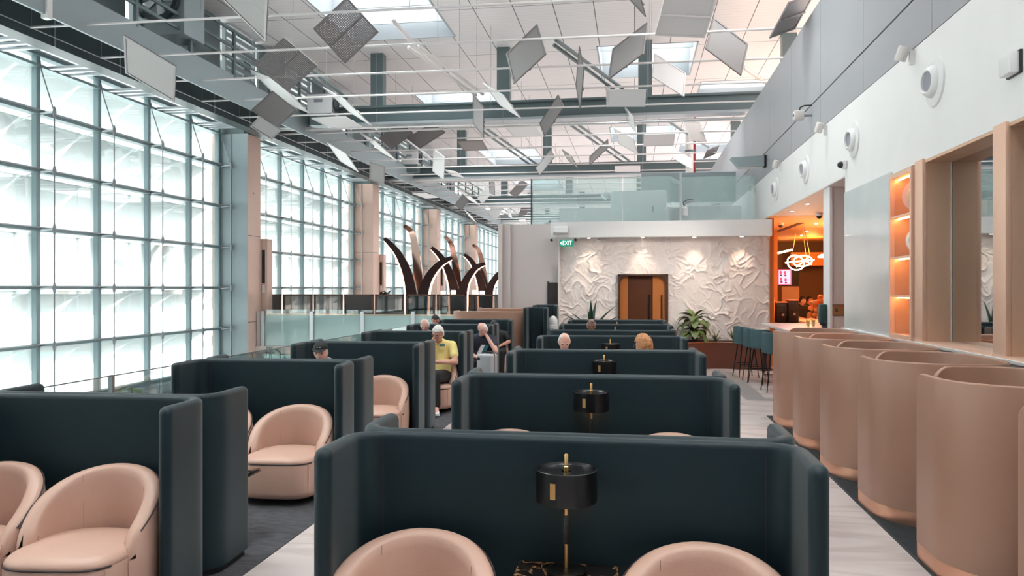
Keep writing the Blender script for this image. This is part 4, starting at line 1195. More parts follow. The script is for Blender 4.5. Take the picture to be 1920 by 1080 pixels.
def person(label, loc, rz, yaw=0, pitch=0, roll=0, skin='skin_fair', shirt='cloth_grey', trousers='cloth_black', hair=None, hair_m='hair_white', J=None, sleeves=0.55, extras=(), belly=1.0, voxel=0.010):
    t = thing('person', label, 'person', loc, rz)
    j = dict(J0)
    if J: j.update(J)
    j = {k: Vector(v) for k, v in j.items()}
    HM = Matrix.Translation(j['head']) @ Matrix.Rotation(R(yaw), 4, 'Z') @ Matrix.Rotation(R(roll), 4, 'Y') @ Matrix.Rotation(R(pitch), 4, 'X')
    names = ['pelvis', 'spine', 'chest', 'neck', 'skull', 'shL', 'elL', 'wrL', 'shR', 'elR', 'wrR', 'hiL', 'knL', 'anL', 'toL', 'hiR', 'knR', 'anR', 'toR']
    j['skull'] = j['head'] + Vector((0, 0.015, -0.04))
    idx = {n: i for i, n in enumerate(names)}
    E = [('pelvis', 'spine'), ('spine', 'chest'), ('chest', 'neck'), ('neck', 'skull'), ('chest', 'shL'), ('shL', 'elL'), ('elL', 'wrL'), ('chest', 'shR'), ('shR', 'elR'), ('elR', 'wrR'),
         ('pelvis', 'hiL'), ('hiL', 'knL'), ('knL', 'anL'), ('anL', 'toL'), ('pelvis', 'hiR'), ('hiR', 'knR'), ('knR', 'anR'), ('anR', 'toR')]
    rad = dict(pelvis=(0.15, 0.115), spine=(0.135 * belly, 0.11 * belly), chest=(0.145, 0.105), neck=0.056, skull=0.052, shL=0.056, elL=0.043, wrL=0.028, shR=0.056, elR=0.043, wrR=0.028, hiL=0.088, knL=0.060, anL=0.038, toL=0.034, hiR=0.088, knR=0.060, anR=0.038, toR=0.034)
    V = [j[n] for n in names]; RR = [rad[n] for n in names]; EE = [(idx[a], idx[b]) for a, b in E]
    body = skin_mesh(V, EE, RR)
    # hands: palm and five separate bent fingers
    for s in ('L', 'R'):
        wr, el = j['wr' + s], j['el' + s]
        d = (wr - el).normalized()
        sd = d.cross(Vector((0, 0, 1))).normalized() * (1 if s == 'L' else -1)
        dn = d.cross(sd).normalized()
        if dn.z > 0: dn = -dn
        palm = wr + d * 0.055
        loft(body, [[wr + sd*a + dn*b for a, b in ((-.022, -.014), (.022, -.014), (.022, .014), (-.022, .014))], [palm + sd*a + dn*b for a, b in ((-.036, -.013), (.036, -.013), (.036, .013), (-.036, .013))], [palm + d*0.04 + sd*a + dn*b for a, b in ((-.038, -.011), (.038, -.011), (.038, .011), (-.038, .011))]])
        for q, L_ in ((-0.030, 0.060), (-0.010, 0.074), (0.010, 0.070), (0.029, 0.055)):
            b = palm + d * 0.035 + sd * q
            tube(body, [b, b + d*L_*0.45 + dn*0.004, b + d*L_*0.78 + dn*0.018, b + d*L_*0.92 + dn*0.036], [0.0095, 0.009, 0.0085, 0.007], 8)
        b = wr + d * 0.025 - sd * 0.022
        tube(body, [b, b + d*0.03 - sd*0.026, b + d*0.062 - sd*0.034 + dn*0.01], [0.012, 0.010, 0.008], 8)
    hb = head_bm(HM)
    me = bpy.data.meshes.new('h'); hb.to_mesh(me); hb.free(); body.from_mesh(me); bpy.data.meshes.remove(me)
    o = obj('body', remesh(body, voxel, 1), skin, t, angle=180)
    # clothes
    def sub(a, b, f): return j[a] + (j[b] - j[a]) * f
    g = 0.013
    def gr(r, k=g): return tuple(x + k for x in r) if isinstance(r, tuple) else r + k
    sv = [j['pelvis'] + Vector((0, 0, 0.02)), j['spine'], j['chest'], sub('chest', 'neck', 0.62), j['shL'], sub('shL', 'elL', sleeves), j['shR'], sub('shR', 'elR', sleeves)]
    sr = [gr(rad['pelvis'], 0.02), gr(rad['spine'], 0.024), gr(rad['chest'], 0.022), 0.072, 0.074, 0.070, 0.074, 0.070]
    se = [(0, 1), (1, 2), (2, 3), (2, 4), (4, 5), (2, 6), (6, 7)]
    if sleeves > 0.9:
        pass
    st_ = obj('shirt', remesh(skin_mesh(sv, se, sr), 0.012, 2), shirt, t, angle=180)
    col = HM.to_3x3()
    nk = j['neck'] + Vector((0, -0.002, -0.002))
    cb = B()
    ring = []
    for k in range(24):
        a = 2 * PI * k / 24
        if abs(math.sin(a / 2 + PI / 4)) > 2: continue
        fr = max(0, -math.sin(a)) ** 3
        ring.append(nk + Vector((0.070 * math.cos(a), 0.070 * math.sin(a), 0.0 - 0.03 * fr)))
    tube(cb, ring, 0.011, 6, closed=True)
    obj('collar', cb, shirt, st_, angle=180)
    tv = [j['pelvis'], j['hiL'], j['knL'], sub('knL', 'anL', 0.92), j['hiR'], j['knR'], sub('knR', 'anR', 0.92)]
    tr_ = [gr(rad['pelvis'], 0.022), 0.108, 0.082, 0.064, 0.108, 0.082, 0.064]
    obj('trousers', remesh(skin_mesh(tv, [(0, 1), (1, 2), (2, 3), (0, 4), (4, 5), (5, 6)], tr_), 0.012, 2), trousers, t, angle=180)
    for s in ('L', 'R'):
        an, to = j['an' + s], j['to' + s]
        sb = B(); d = (to - an); d.z = 0; d.normalize(); sd = Vector((-d.y, d.x, 0)); b0 = an - Vector((0, 0, an.z)) + Vector((0, 0, max(0.008, an.z - 0.092)))
        rings = []
        for f, w_, h_ in ((-0.06, .028, .06), (-0.03, .038, .085), (0.03, .040, .085), (0.09, .044, .06), (0.15, .044, .045), (0.19, .030, .03)):
            c = b0 + d * f
            rings.append([c - sd*w_, c + sd*w_, c + sd*w_*0.8 + Vector((0, 0, h_)), c - sd*w_*0.8 + Vector((0, 0, h_))])
        sh = obj('shoe', loft(B(), rings), 'cloth_black' if 'white shoes' not in label else 'white_cloth', t)
    # eyes
    for sx in (-1, 1):
        eb = sphere(B(), HM @ Vector((sx * 0.031, -0.077, 0.006)), (0.0125, 0.0125, 0.006), 10, 6)
        obj('eye', eb, 'eye_dark', t)
        bb = tube(B(), [HM @ Vector((sx * x, y, z)) for x, y, z in ((0.014, -0.091, 0.026), (0.032, -0.089, 0.032), (0.05, -0.075, 0.027))], 0.0035, 6)
        obj('eyebrow', bb, hair_m, t)
    ml = tube(B(), [HM @ Vector((x, y, -0.056)) for x, y in ((-0.022, -0.083), (0, -0.0935), (0.022, -0.083))], 0.003, 6)
    obj('mouth', ml, 'plate_pink' if skin != 'skin_brown' else 'bar_dark', t)
    if hair:
        hbm = B()
        bmesh.ops.create_uvsphere(hbm, u_segments=48, v_segments=32, radius=1)
        dead = []
        rn = random.Random(len(label))
        for v in hbm.verts:
            x, y, z = v.co
            keep = True
            if hair == 'full':      keep = z > (0.42 if y < -0.35 else -0.25 + 0.67 * max(0, (-y + 0.10)) / 0.45 if y < 0.10 else -0.42)
            elif hair == 'fringe':  keep = y > -0.28 and -0.50 < z < (0.48 + 0.30 * max(0, y)) and (abs(x) > 0.55 or y > 0.1)
            elif hair == 'thin':    keep = (abs(x) > 0.58 or y > 0.2) and y > -0.42 and z < 0.80 and z > -0.35 + 0.9 * max(0, -y)
            elif hair == 'long':    keep = (y > 0.02 and z > -0.95) or (z > 0.38) or (abs(x) > 0.86 and y > -0.12 and z > -0.5)
            elif hair == 'stubble': keep = y > -0.25 and -0.45 < z < 0.45 and (abs(x) > 0.6 or y > 0.2)
            th = {'full': 1.11, 'fringe': 1.06, 'thin': 1.05, 'long': 1.22, 'stubble': 1.02}[hair]
            n_ = noise.noise(Vector((x * 4, y * 4, z * 6)) + Vector((len(label), 0, 0)))
            th += {'full': 0.06, 'fringe': 0.03, 'thin': 0.02, 'long': 0.09, 'stubble': 0.0}[hair] * n_
            if not keep: dead.append(v)
            Yv = y * (0.096 if y > 0 else 0.092) * th
            if hair in ('full', 'long') and y > 0: Yv *= 1.06
            v.co = HM @ Vector((x * 0.077 * th, Yv, z * 0.118 * (th if z > 0 else 1.0)))
        bmesh.ops.delete(hbm, geom=dead, context='VERTS')
        ho = obj('hair', hbm, hair_m, t, angle=180)
        md = ho.modifiers.new('thickness', 'SOLIDIFY'); md.thickness = 0.008; md.offset = -1
    for kind in extras:
        if kind == 'cap':
            cb = B()
            rings = []
            for k in range(0, 8):
                a = k / 7 * PI / 2
                rings.append([HM @ Vector((0.084 * math.cos(a) * math.cos(q), 0.104 * math.cos(a) * math.sin(q) + 0.004, 0.050 + 0.086 * math.sin(a))) if a < PI/2 - 0.01 else HM @ Vector((0.004 * math.cos(q), 0.004 * math.sin(q), 0.136)) for q in [2 * PI * i / 28 for i in range(28)]])
            loft(cb, rings)
            c = obj('cap', cb, 'cloth_black', t, angle=180)
            vb = B(); top = []; bot = []
            for i in range(13):
                a = R(180 + 20 + 140 * i / 12)
                top.append((a,))
            rg = []
            for i in range(13):
                a = R(200 + 140 * i / 12); s_ = math.sin(R(180 * i / 12))
                p0 = Vector((0.082 * math.cos(a), 0.102 * math.sin(a), 0.054)); p1 = p0 + Vector((0.012 * math.cos(a), -0.06 * s_, -0.010 * s_))
                rg.append([HM @ p0, HM @ p1, HM @ (p1 + Vector((0, 0, 0.005))), HM @ (p0 + Vector((0, 0, 0.006)))])
            obj('visor', loft(vb, rg), 'cloth_black', c, angle=60)
            for sx in (-1, 1):
                obj('emblem', sphere(B(), HM @ Vector((sx * 0.014, -0.088, 0.083)), (0.009, 0.004, 0.004), 8, 6), 'white_cloth', c)
        if kind in ('glasses', 'sunglasses'):
            zz, yy = (0.004, -0.100) if kind == 'glasses' else (0.085, -0.082)
            gb = B()
            for sx in (-1, 1):
                tube(gb, [HM @ Vector((sx * 0.033 + 0.024 * math.cos(q), yy, zz + 0.017 * math.sin(q))) for q in [2 * PI * i / 16 for i in range(16)]], 0.0026, 6, closed=True)
                tube(gb, [HM @ Vector((sx * 0.057, yy, zz + 0.004)), HM @ Vector((sx * 0.084, yy + 0.05, zz + 0.004)), HM @ Vector((sx * 0.085, 0.01, zz + 0.004))], 0.0026, 6)
            tube(gb, [HM @ Vector((-0.010, yy, zz + 0.004)), HM @ Vector((0.010, yy, zz + 0.004))], 0.0026, 6)
            go = obj('glasses_frame', gb, 'black_plastic', t)
            if kind == 'sunglasses':
                for sx in (-1, 1): obj('lens', sphere(B(), HM @ Vector((sx * 0.033, yy, zz)), (0.023, 0.003, 0.016), 12, 8), 'silver', go)
    return t, j, HM
# man in the cap, reading
P = WY(600, 660, 8.62); S = 0.0
person('person in a black cap looking down in the third window side booth', (P.x, 8.74, 0), R(4), 4, 12, 0, 'skin_pink', 'cloth_grey', 'cloth_black', 'stubble', 'hair_white', extras=('cap',), J=dict(head=(0, -0.115, 1.045), neck=(0, -0.03, 0.935), chest=(0, 0.02, 0.83), shL=(-0.185, 0.01, 0.87), shR=(0.185, 0.01, 0.87)))
# man in the yellow shirt, one hand at his cheek, other arm across
P = WY(820, 632, 10.98)
t, j, HM = person('person in a yellow polo shirt, glasses and white shoes', (P.x, 11.08, 0), R(4), -18, 20, 6, 'skin_fair', 'shirt_yellow', 'cloth_black', 'full', 'hair_white', extras=('glasses',), belly=1.18,
      J=dict(head=(0.0, -0.09, 1.135), neck=(0.0, -0.01, 1.01), elL=(-0.22, -0.20, 0.80), wrL=(-0.085, -0.155, 1.02), elR=(0.26, -0.10, 0.72), wrR=(-0.02, -0.24, 0.735),
             knL=(-0.10, -0.44, 0.50), knR=(0.02, -0.46, 0.56), anR=(0.05, -0.50, 0.12), toR=(0.08, -0.63, 0.05), hiR=(0.09, -0.02, 0.50)))
pk = B(); box(pk, 0.025, 0.115, -0.125, -0.108, 0.90, 0.99, 0.004); s_ = [c for c in t.children if c.name.startswith('shirt')][0]
obj('pocket', pk, 'shirt_yellow', s_)
obj('badge', box(B(), 0.03, 0.108, -0.133, -0.124, 0.955, 0.985, 0.002), 'teal_patch', s_)
# man leaning on his hand
P = WY(901, 642, 13.32)
t, j, HM = person('person in a navy striped shirt leaning the head on one hand', (P.x, 13.46, 0), R(4), -35, 24, -14, 'skin_pink', 'shirt_navy', 'cloth_black', 'fringe', 'hair_white',
      J=dict(head=(0.03, -0.15, 1.08), neck=(0.0, -0.05, 0.965), chest=(0, 0.0, 0.86), shL=(-0.185, 0, 0.90), shR=(0.185, 0, 0.90), elR=(0.27, -0.24, 0.70), wrR=(0.11, -0.17, 0.95), elL=(-0.22, -0.12, 0.66), wrL=(-0.04, -0.36, 0.60)))
s_ = [c for c in t.children if c.name.startswith('shirt')][0]
for a, m in ((0.0, 'white_cloth'), (0.07, 'teal_patch')):
    obj('stripe', loft(B(), [[(-0.10 + a, -0.118, 0.60), (-0.03 + a, -0.132, 0.60), (-0.03 + a, -0.118, 0.60), (-0.10 + a, -0.105, 0.60)], [(0.0 + a, -0.130, 0.80), (0.07 + a, -0.126, 0.80), (0.07 + a, -0.11, 0.80), (0.0 + a, -0.115, 0.80)]]), m, s_)
P = WY(795, 621, 13.3)
person('person behind the yellow shirt, only the crown of the head showing', (P.x, 13.42, 0), R(4), 0, 30, 0, 'skin_pink', 'cloth_grey', 'cloth_black', 'thin', 'hair_white', J=dict(head=(0, -0.08, 1.135), neck=(0, -0.01, 1.02)), voxel=0.014)
P = WY(815, 611, 15.5)
person('person whose black hair just shows over the fifth window side screen', (P.x, 15.62, 0), R(4), 10, 25, 0, 'skin_fair', 'cloth_black', 'cloth_black', 'full', 'hair_black', J=dict(head=(0, -0.08, 1.13), neck=(0, -0.01, 1.0)), voxel=0.014)
P = WY(932, 660, 15.5)
person('person in black clothes seated in the rearmost window side armchair', (P.x - 0.02, 15.66, 0), R(4), 15, 30, 0, 'skin_fair', 'cloth_black', 'cloth_black', 'full', 'hair_black', J=dict(head=(-0.06, -0.12, 1.02), neck=(-0.02, -0.02, 0.90), chest=(-0.01, 0.04, 0.80), shL=(-0.19, 0.03, 0.84), shR=(0.17, 0.03, 0.84)), voxel=0.014)
P = WY(1057, 641, 10.28)
person('person looking down, head showing in the fourth row of the centre island', (P.x, 10.40, 0), R(3), 8, 30, 0, 'skin_pink', 'cloth_grey', 'cloth_grey', 'thin', 'hair_white', J=dict(head=(0, -0.10, 1.085), neck=(0, -0.03, 0.945), chest=(0, 0.02, 0.82), shL=(-0.18, 0.02, 0.86), shR=(0.18, 0.02, 0.86)))
P = WY(1206, 640, 8.95)
person('person in a pink top and dark glasses, seen from behind', (P.x, 8.86, 0), PI, 45, 8, 0, 'skin_pink', 'shirt_pink', 'cloth_grey', 'long', 'hair_ginger', extras=('glasses',), J=dict(head=(0, -0.02, 1.145)))
P = WY(1108, 614, 13.75)
person('person with sunglasses pushed up on the head, sixth centre row', (P.x, 13.86, 0), R(3), 3, 12, 0, 'skin_brown', 'cloth_grey', 'cloth_black', 'stubble', 'hair_white', extras=('sunglasses',), J=dict(head=(0, -0.06, 1.135), neck=(0, 0.0, 1.01)))
# two people far inside the bar
for u, Y, lab in ((1504, 22.4, 'dark clothed person at the back of the bar, left of the flowers'), (1517, 23.2, 'dark clothed person at the back of the bar, farther in')):
    P = WY(u, 570, Y)
    person(lab, (P.x, Y, 0), R(30), 20, 10, 0, 'skin_fair', 'cloth_black', 'cloth_black', 'full', 'hair_black', J=dict(head=(0, -0.02, 1.45), neck=(0, 0.02, 1.33), chest=(0, 0.05, 1.2), spine=(0, 0.05, 0.98), pelvis=(0, 0, 0.8), shL=(-0.185, 0.05, 1.25), shR=(0.185, 0.05, 1.25), elL=(-0.24, -0.02, 1.0), elR=(0.24, -0.02, 1.0), wrL=(-0.1, -0.22, 0.95), wrR=(0.1, -0.22, 0.95), hiL=(-0.09, 0, 0.78), hiR=(0.09, 0, 0.78), knL=(-0.1, -0.1, 0.42), knR=(0.1, -0.1, 0.42), anL=(-0.1, 0, 0.1), anR=(0.1, 0, 0.1), toL=(-0.11, -0.14, 0.045), toR=(0.11, -0.14, 0.045)), voxel=0.016)
# belongings
P = WY(918, 690, 12.95)
t = thing('suitcase', 'silver grey cabin suitcase standing before the person leaning on one hand', 'suitcase', (P.x, 12.72, 0), R(-20))
obj('case_shell', box(B(), -0.15, 0.15, -0.11, 0.11, 0.05, 0.70, 0.035, 3), 'suitcase_silver', t)
obj('handle', tube(B(), [(-0.08, 0.0, 0.70), (-0.08, 0, 0.735), (0.08, 0, 0.735), (0.08, 0, 0.70)], 0.012, 8), 'black_plastic', t)
obj('zip_band', box(B(), -0.153, 0.153, -0.006, 0.006, 0.05, 0.703, 0.004), 'black_plastic', t)
obj('lock', sphere(B(), (-0.10, -0.112, 0.62), (0.03, 0.012, 0.03), 12, 8), 'black_plastic', t)
for a in (-1, 1):
    for b in (-1, 1): obj('wheel', sphere(B(), (a * 0.11, b * 0.075, 0.028), (0.022, 0.022, 0.028), 10, 8), 'black_plastic', t)
t = thing('shoulder_bag', 'navy shoulder bag with a small white mark resting on the armchair', 'bag', (-3.66, 6.28, 0.425), R(10))
obj('bag_body', box(B(), -0.19, 0.19, -0.02, 0.16, 0.0, 0.36, 0.05, 3), 'shirt_navy', t)
obj('flap', box(B(), -0.18, 0.18, -0.03, -0.015, 0.15, 0.34, 0.006), 'shirt_navy', t)
obj('logo_mark', box(B(), 0.08, 0.115, -0.036, -0.029, 0.27, 0.283, 0.003), 'white_cloth', t)
obj('strap', tube(B(), [(-0.15, 0.07, 0.35), (-0.1, 0.07, 0.42), (0.1, 0.07, 0.42), (0.15, 0.07, 0.35)], 0.012, 6), 'shirt_navy', t)
# ================================================================ hanging rods and panels
ZR = 6.56
RT = R(1.4)
rodY = [12.57 + 1.883 * n for n in range(0, 30)]
for i, y in enumerate(rodY):
    far = i > 18
    t = thing('ceiling_rod', 'thin white rod hung across the ceiling, %s from the camera' % ORD[i], 'rod', (-10.9, y, ZR), RT, 'rods hung across the ceiling')
    obj('rod', tube(B(), [(0, 0, 0), (16.9, 0, 0)], 0.023, 6), 'white_rod', t)
    for x in (0.0, 3.3, 7.1, 11.2):
        obj('hanger_wire', tube(B(), [(x + 0.02, 0, 0), (x + 0.02, 0, ZC - ZR)], 0.005, 4), 'cable_metal', t)
t = thing('tie_cable', 'thin cable tying the left ends of all the ceiling rods', 'cable', (-10.9, 12.57, ZR))
obj('cable', tube(B(), [(0, -5, 0), (0, 55, 0)], 0.012, 5), 'cable_metal', t)
def hang_panel(label, corners, style='grey', z=ZR):
    c = [Vector(p) for p in corners]
    m = sum(c, Vector((0, 0))) / 4
    d = (z - EYE) * FPX / (540 - m.y)
    while W(m.x, m.y, d).x < -8.9: d *= 0.98      # hangs on the room side of the catwalk
    cen = W(m.x, m.y, d)
    eye = Vector((0, 0, EYE))
    rc = (cen - eye); D = rc.length; rc.normalize()
    ri = Vector((CS, SN, 0)); ri = (ri - rc * ri.dot(rc)).normalized(); up = ri.cross(rc)
    q2 = []
    for p in c:
        r = W(p.x, p.y, 1.0) - eye; r = r / r.dot(rc) * D
        q2.append(Vector((r.dot(ri), r.dot(up))))
    a = ((q2[1] - q2[0]) + (q2[2] - q2[3])) / 2; b = ((q2[3] - q2[0]) + (q2[2] - q2[1])) / 2
    p = -(a.x * b.x + a.y * b.y); q = a.length_squared - b.length_squared
    az = math.sqrt(max(0.0, (-q + math.sqrt(q * q + 4 * p * p)) / 2))
    bz = p / az if az > 1e-4 else math.sqrt(max(0, q))
    best = None
    for s in (1, -1):
        A = ri * a.x + up * a.y + rc * (az * s); Bv = ri * b.x + up * b.y + rc * (bz * s)
        n = A.cross(Bv).normalized()
        sc = abs(n.x)
        if best is None or sc < best[0]: best = (sc, A, Bv, n)
    _, A, Bv, n = best
    ea, eb = A.normalized(), Bv.normalized()
    la, lb = A.length / 2, Bv.length / 2
    eb = n.cross(ea).normalized()
    if eb.dot(Bv) < 0: eb = -eb; n = -n
    rot = Matrix((ea, eb, ea.cross(eb))).transposed()
    t = thing('hanging_panel', label, 'panel', cen, 0, 'square panels hung from the ceiling rods')
    t.rotation_mode = 'QUATERNION'; t.rotation_quaternion = rot.to_quaternion()
    f = 0.04; th = 0.012
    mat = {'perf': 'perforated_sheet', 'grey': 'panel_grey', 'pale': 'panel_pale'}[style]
    obj('sheet', box(B(), -la + f, la - f, -lb + f, lb - f, -0.003, 0.003), mat, t, smooth=False)
    bm = B(); box(bm, -la, la, -lb, -lb + f, -th, th); box(bm, -la, la, lb - f, lb, -th, th); box(bm, -la, -la + f, -lb + f, lb - f, -th, th); box(bm, la - f, la, -lb + f, lb - f, -th, th)
    obj('frame', bm, 'panel_frame' if style != 'pale' else 'panel_pale', t, smooth=False)
    obj('sleeve', tube(B(), [(-la + 0.01, 0, 0.02), (la - 0.01, 0, 0.02)], 0.022, 6), 'panel_frame' if style != 'pale' else 'white_rod', t)
    return t, la * 2, lb * 2
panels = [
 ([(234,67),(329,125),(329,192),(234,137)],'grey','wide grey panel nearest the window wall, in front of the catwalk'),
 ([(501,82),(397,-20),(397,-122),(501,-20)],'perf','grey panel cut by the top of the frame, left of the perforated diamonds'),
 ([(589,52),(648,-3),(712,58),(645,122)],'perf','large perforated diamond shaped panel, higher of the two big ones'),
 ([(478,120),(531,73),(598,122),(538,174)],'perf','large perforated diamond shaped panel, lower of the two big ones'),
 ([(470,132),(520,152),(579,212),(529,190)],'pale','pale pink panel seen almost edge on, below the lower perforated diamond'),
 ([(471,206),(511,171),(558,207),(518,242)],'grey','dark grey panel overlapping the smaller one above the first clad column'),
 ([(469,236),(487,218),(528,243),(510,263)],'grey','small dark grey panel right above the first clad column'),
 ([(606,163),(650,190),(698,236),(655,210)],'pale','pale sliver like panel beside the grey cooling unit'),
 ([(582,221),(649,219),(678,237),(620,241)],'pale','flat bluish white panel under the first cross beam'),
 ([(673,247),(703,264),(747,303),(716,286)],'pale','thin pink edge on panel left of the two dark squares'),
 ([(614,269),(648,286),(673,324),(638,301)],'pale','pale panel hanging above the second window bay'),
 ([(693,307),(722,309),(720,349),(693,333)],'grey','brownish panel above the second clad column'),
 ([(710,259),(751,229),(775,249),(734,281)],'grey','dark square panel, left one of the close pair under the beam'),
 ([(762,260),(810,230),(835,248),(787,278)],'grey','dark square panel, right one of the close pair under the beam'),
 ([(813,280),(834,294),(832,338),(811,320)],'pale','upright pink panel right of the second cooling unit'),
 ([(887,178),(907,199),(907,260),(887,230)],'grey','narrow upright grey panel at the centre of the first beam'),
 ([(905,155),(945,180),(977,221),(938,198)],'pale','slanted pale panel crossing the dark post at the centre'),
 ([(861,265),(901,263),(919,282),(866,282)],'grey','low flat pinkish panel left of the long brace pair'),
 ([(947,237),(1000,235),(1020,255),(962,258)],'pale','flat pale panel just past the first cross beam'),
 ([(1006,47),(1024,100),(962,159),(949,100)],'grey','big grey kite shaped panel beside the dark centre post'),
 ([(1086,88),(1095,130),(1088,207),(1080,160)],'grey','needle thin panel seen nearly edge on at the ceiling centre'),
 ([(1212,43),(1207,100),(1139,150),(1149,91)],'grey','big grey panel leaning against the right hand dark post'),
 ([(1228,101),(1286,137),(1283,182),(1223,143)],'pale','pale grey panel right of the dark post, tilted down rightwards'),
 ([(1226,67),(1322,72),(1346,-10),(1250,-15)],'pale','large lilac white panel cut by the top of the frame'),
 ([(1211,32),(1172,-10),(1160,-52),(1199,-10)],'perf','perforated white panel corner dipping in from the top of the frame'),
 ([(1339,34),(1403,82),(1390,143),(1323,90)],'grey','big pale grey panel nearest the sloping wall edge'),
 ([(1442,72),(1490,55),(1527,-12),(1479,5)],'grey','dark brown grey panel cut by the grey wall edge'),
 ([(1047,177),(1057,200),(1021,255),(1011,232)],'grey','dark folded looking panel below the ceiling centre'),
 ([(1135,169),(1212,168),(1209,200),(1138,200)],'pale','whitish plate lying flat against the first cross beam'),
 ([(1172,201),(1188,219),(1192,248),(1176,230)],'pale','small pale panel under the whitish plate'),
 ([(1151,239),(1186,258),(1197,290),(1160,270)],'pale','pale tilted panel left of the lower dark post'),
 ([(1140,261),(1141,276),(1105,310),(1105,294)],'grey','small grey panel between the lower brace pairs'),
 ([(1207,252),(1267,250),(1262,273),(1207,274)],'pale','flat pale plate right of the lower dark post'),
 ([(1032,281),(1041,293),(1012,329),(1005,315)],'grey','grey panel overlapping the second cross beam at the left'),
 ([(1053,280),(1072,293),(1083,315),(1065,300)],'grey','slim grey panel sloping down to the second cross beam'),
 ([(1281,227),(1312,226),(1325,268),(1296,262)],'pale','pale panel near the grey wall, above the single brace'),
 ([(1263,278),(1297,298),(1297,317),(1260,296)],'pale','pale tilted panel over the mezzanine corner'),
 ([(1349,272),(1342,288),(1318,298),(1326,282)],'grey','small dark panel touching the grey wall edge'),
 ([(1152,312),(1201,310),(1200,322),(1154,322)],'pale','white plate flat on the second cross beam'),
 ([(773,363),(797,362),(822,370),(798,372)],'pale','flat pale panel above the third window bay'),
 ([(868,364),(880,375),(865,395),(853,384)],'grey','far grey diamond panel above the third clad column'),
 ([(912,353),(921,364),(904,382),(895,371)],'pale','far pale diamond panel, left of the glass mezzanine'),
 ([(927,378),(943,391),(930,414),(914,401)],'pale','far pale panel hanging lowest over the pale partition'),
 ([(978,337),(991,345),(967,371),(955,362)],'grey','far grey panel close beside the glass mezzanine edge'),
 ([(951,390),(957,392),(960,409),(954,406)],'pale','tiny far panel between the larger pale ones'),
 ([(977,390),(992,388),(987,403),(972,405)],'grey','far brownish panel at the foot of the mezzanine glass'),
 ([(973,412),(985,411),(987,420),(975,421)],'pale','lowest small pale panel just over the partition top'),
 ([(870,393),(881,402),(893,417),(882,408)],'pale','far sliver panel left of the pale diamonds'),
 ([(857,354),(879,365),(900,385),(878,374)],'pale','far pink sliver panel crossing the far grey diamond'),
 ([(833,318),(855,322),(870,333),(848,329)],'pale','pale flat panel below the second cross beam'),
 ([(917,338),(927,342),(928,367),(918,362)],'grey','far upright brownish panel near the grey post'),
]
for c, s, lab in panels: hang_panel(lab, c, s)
# cooling units and fan on the catwalk side
def cooling_unit(label, u, v, Y, sc_):
    p = WY(u, v, Y)
    t = thing('cooling_unit', label, 'cooling unit', p)
    obj('housing', box(B(), -0.42*sc_, 0.34*sc_, -0.2*sc_, 0.3*sc_, -0.28*sc_, 0.28*sc_, 0.02), 'white_plastic', t)
    obj('side_grille', box(B(), 0.34*sc_, 0.355*sc_, -0.17*sc_, 0.27*sc_, -0.25*sc_, 0.25*sc_), 'hole_grey', t)
    f = obj('fan', lathe(B(), [(0.2*sc_, 0), (0.2*sc_, 0.05), (0.16*sc_, 0.05), (0.15*sc_, 0.02), (0.03, 0.02)], 20), 'fan_dark', t)
    f.location = (0.355*sc_, 0.05*sc_, 0); f.rotation_euler = (0, PI/2, 0)
    obj('label_plate', box(B(), -0.2*sc_, 0.06*sc_, -0.206*sc_, -0.2*sc_, 0.04*sc_, 0.14*sc_), 'hole_grey', t, smooth=False)
    obj('stand', box(B(), -0.35*sc_, 0.3*sc_, -0.15*sc_, 0.25*sc_, -0.62*sc_, -0.28*sc_), 'beam_steel', t, smooth=False)
cooling_unit('white box shaped cooling unit with a round fan, above the first cross beam', 606, 197, 21.6, 1.0)
cooling_unit('white cooling unit with a round fan, above the second cross beam', 772, 297, 32.6, 1.0)
p = WY(298, 18, 15.5)
t = thing('ventilation_fan', 'large round ventilation fan in a grey housing by the catwalk', 'fan', p)
obj('housing', box(B(), -0.6, 0.6, 0, 0.8, -0.55, 0.9), 'catwalk_grey', t, smooth=False)
f = obj('fan_ring', lathe(B(), [(0.52, 0), (0.52, 0.12), (0.42, 0.12), (0.40, 0.02)], 32, cap=False), 'fan_dark', t); f.rotation_euler = (PI/2, 0, 0); f.location = (0, 0.0, 0.25)
for k in range(5):
    b = obj('blade', prism(B(), [(0.03, -0.05), (0.40, -0.13), (0.40, 0.06), (0.03, 0.05)], 'z', 0, 0.02), 'rod_metal', t, smooth=False)
    b.rotation_euler = (PI/2, k * 2 * PI / 5, 0); b.location = (0, -0.03, 0.25)
# red and grey risers deep in the hall
for u, m, r, lab in ((1293, 'white_rod', 0.16, 'thick pale riser pipe above the mezzanine'), (1302, 'red_pipe', 0.06, 'red riser pipe above the mezzanine')):
    p = WY(u, 275, 31.5)
    t = thing('riser_pipe', lab, 'pipe', (p.x, 31.5, 6.0))
    obj('pipe', tube(B(), [(0, 0, 0), (0, 0, 2.8)], r, 12), m, t)
    obj('clamp', lathe(B(), [(r*1.2, 1.2), (r*1.2, 1.28)], 12), 'beam_steel', t)
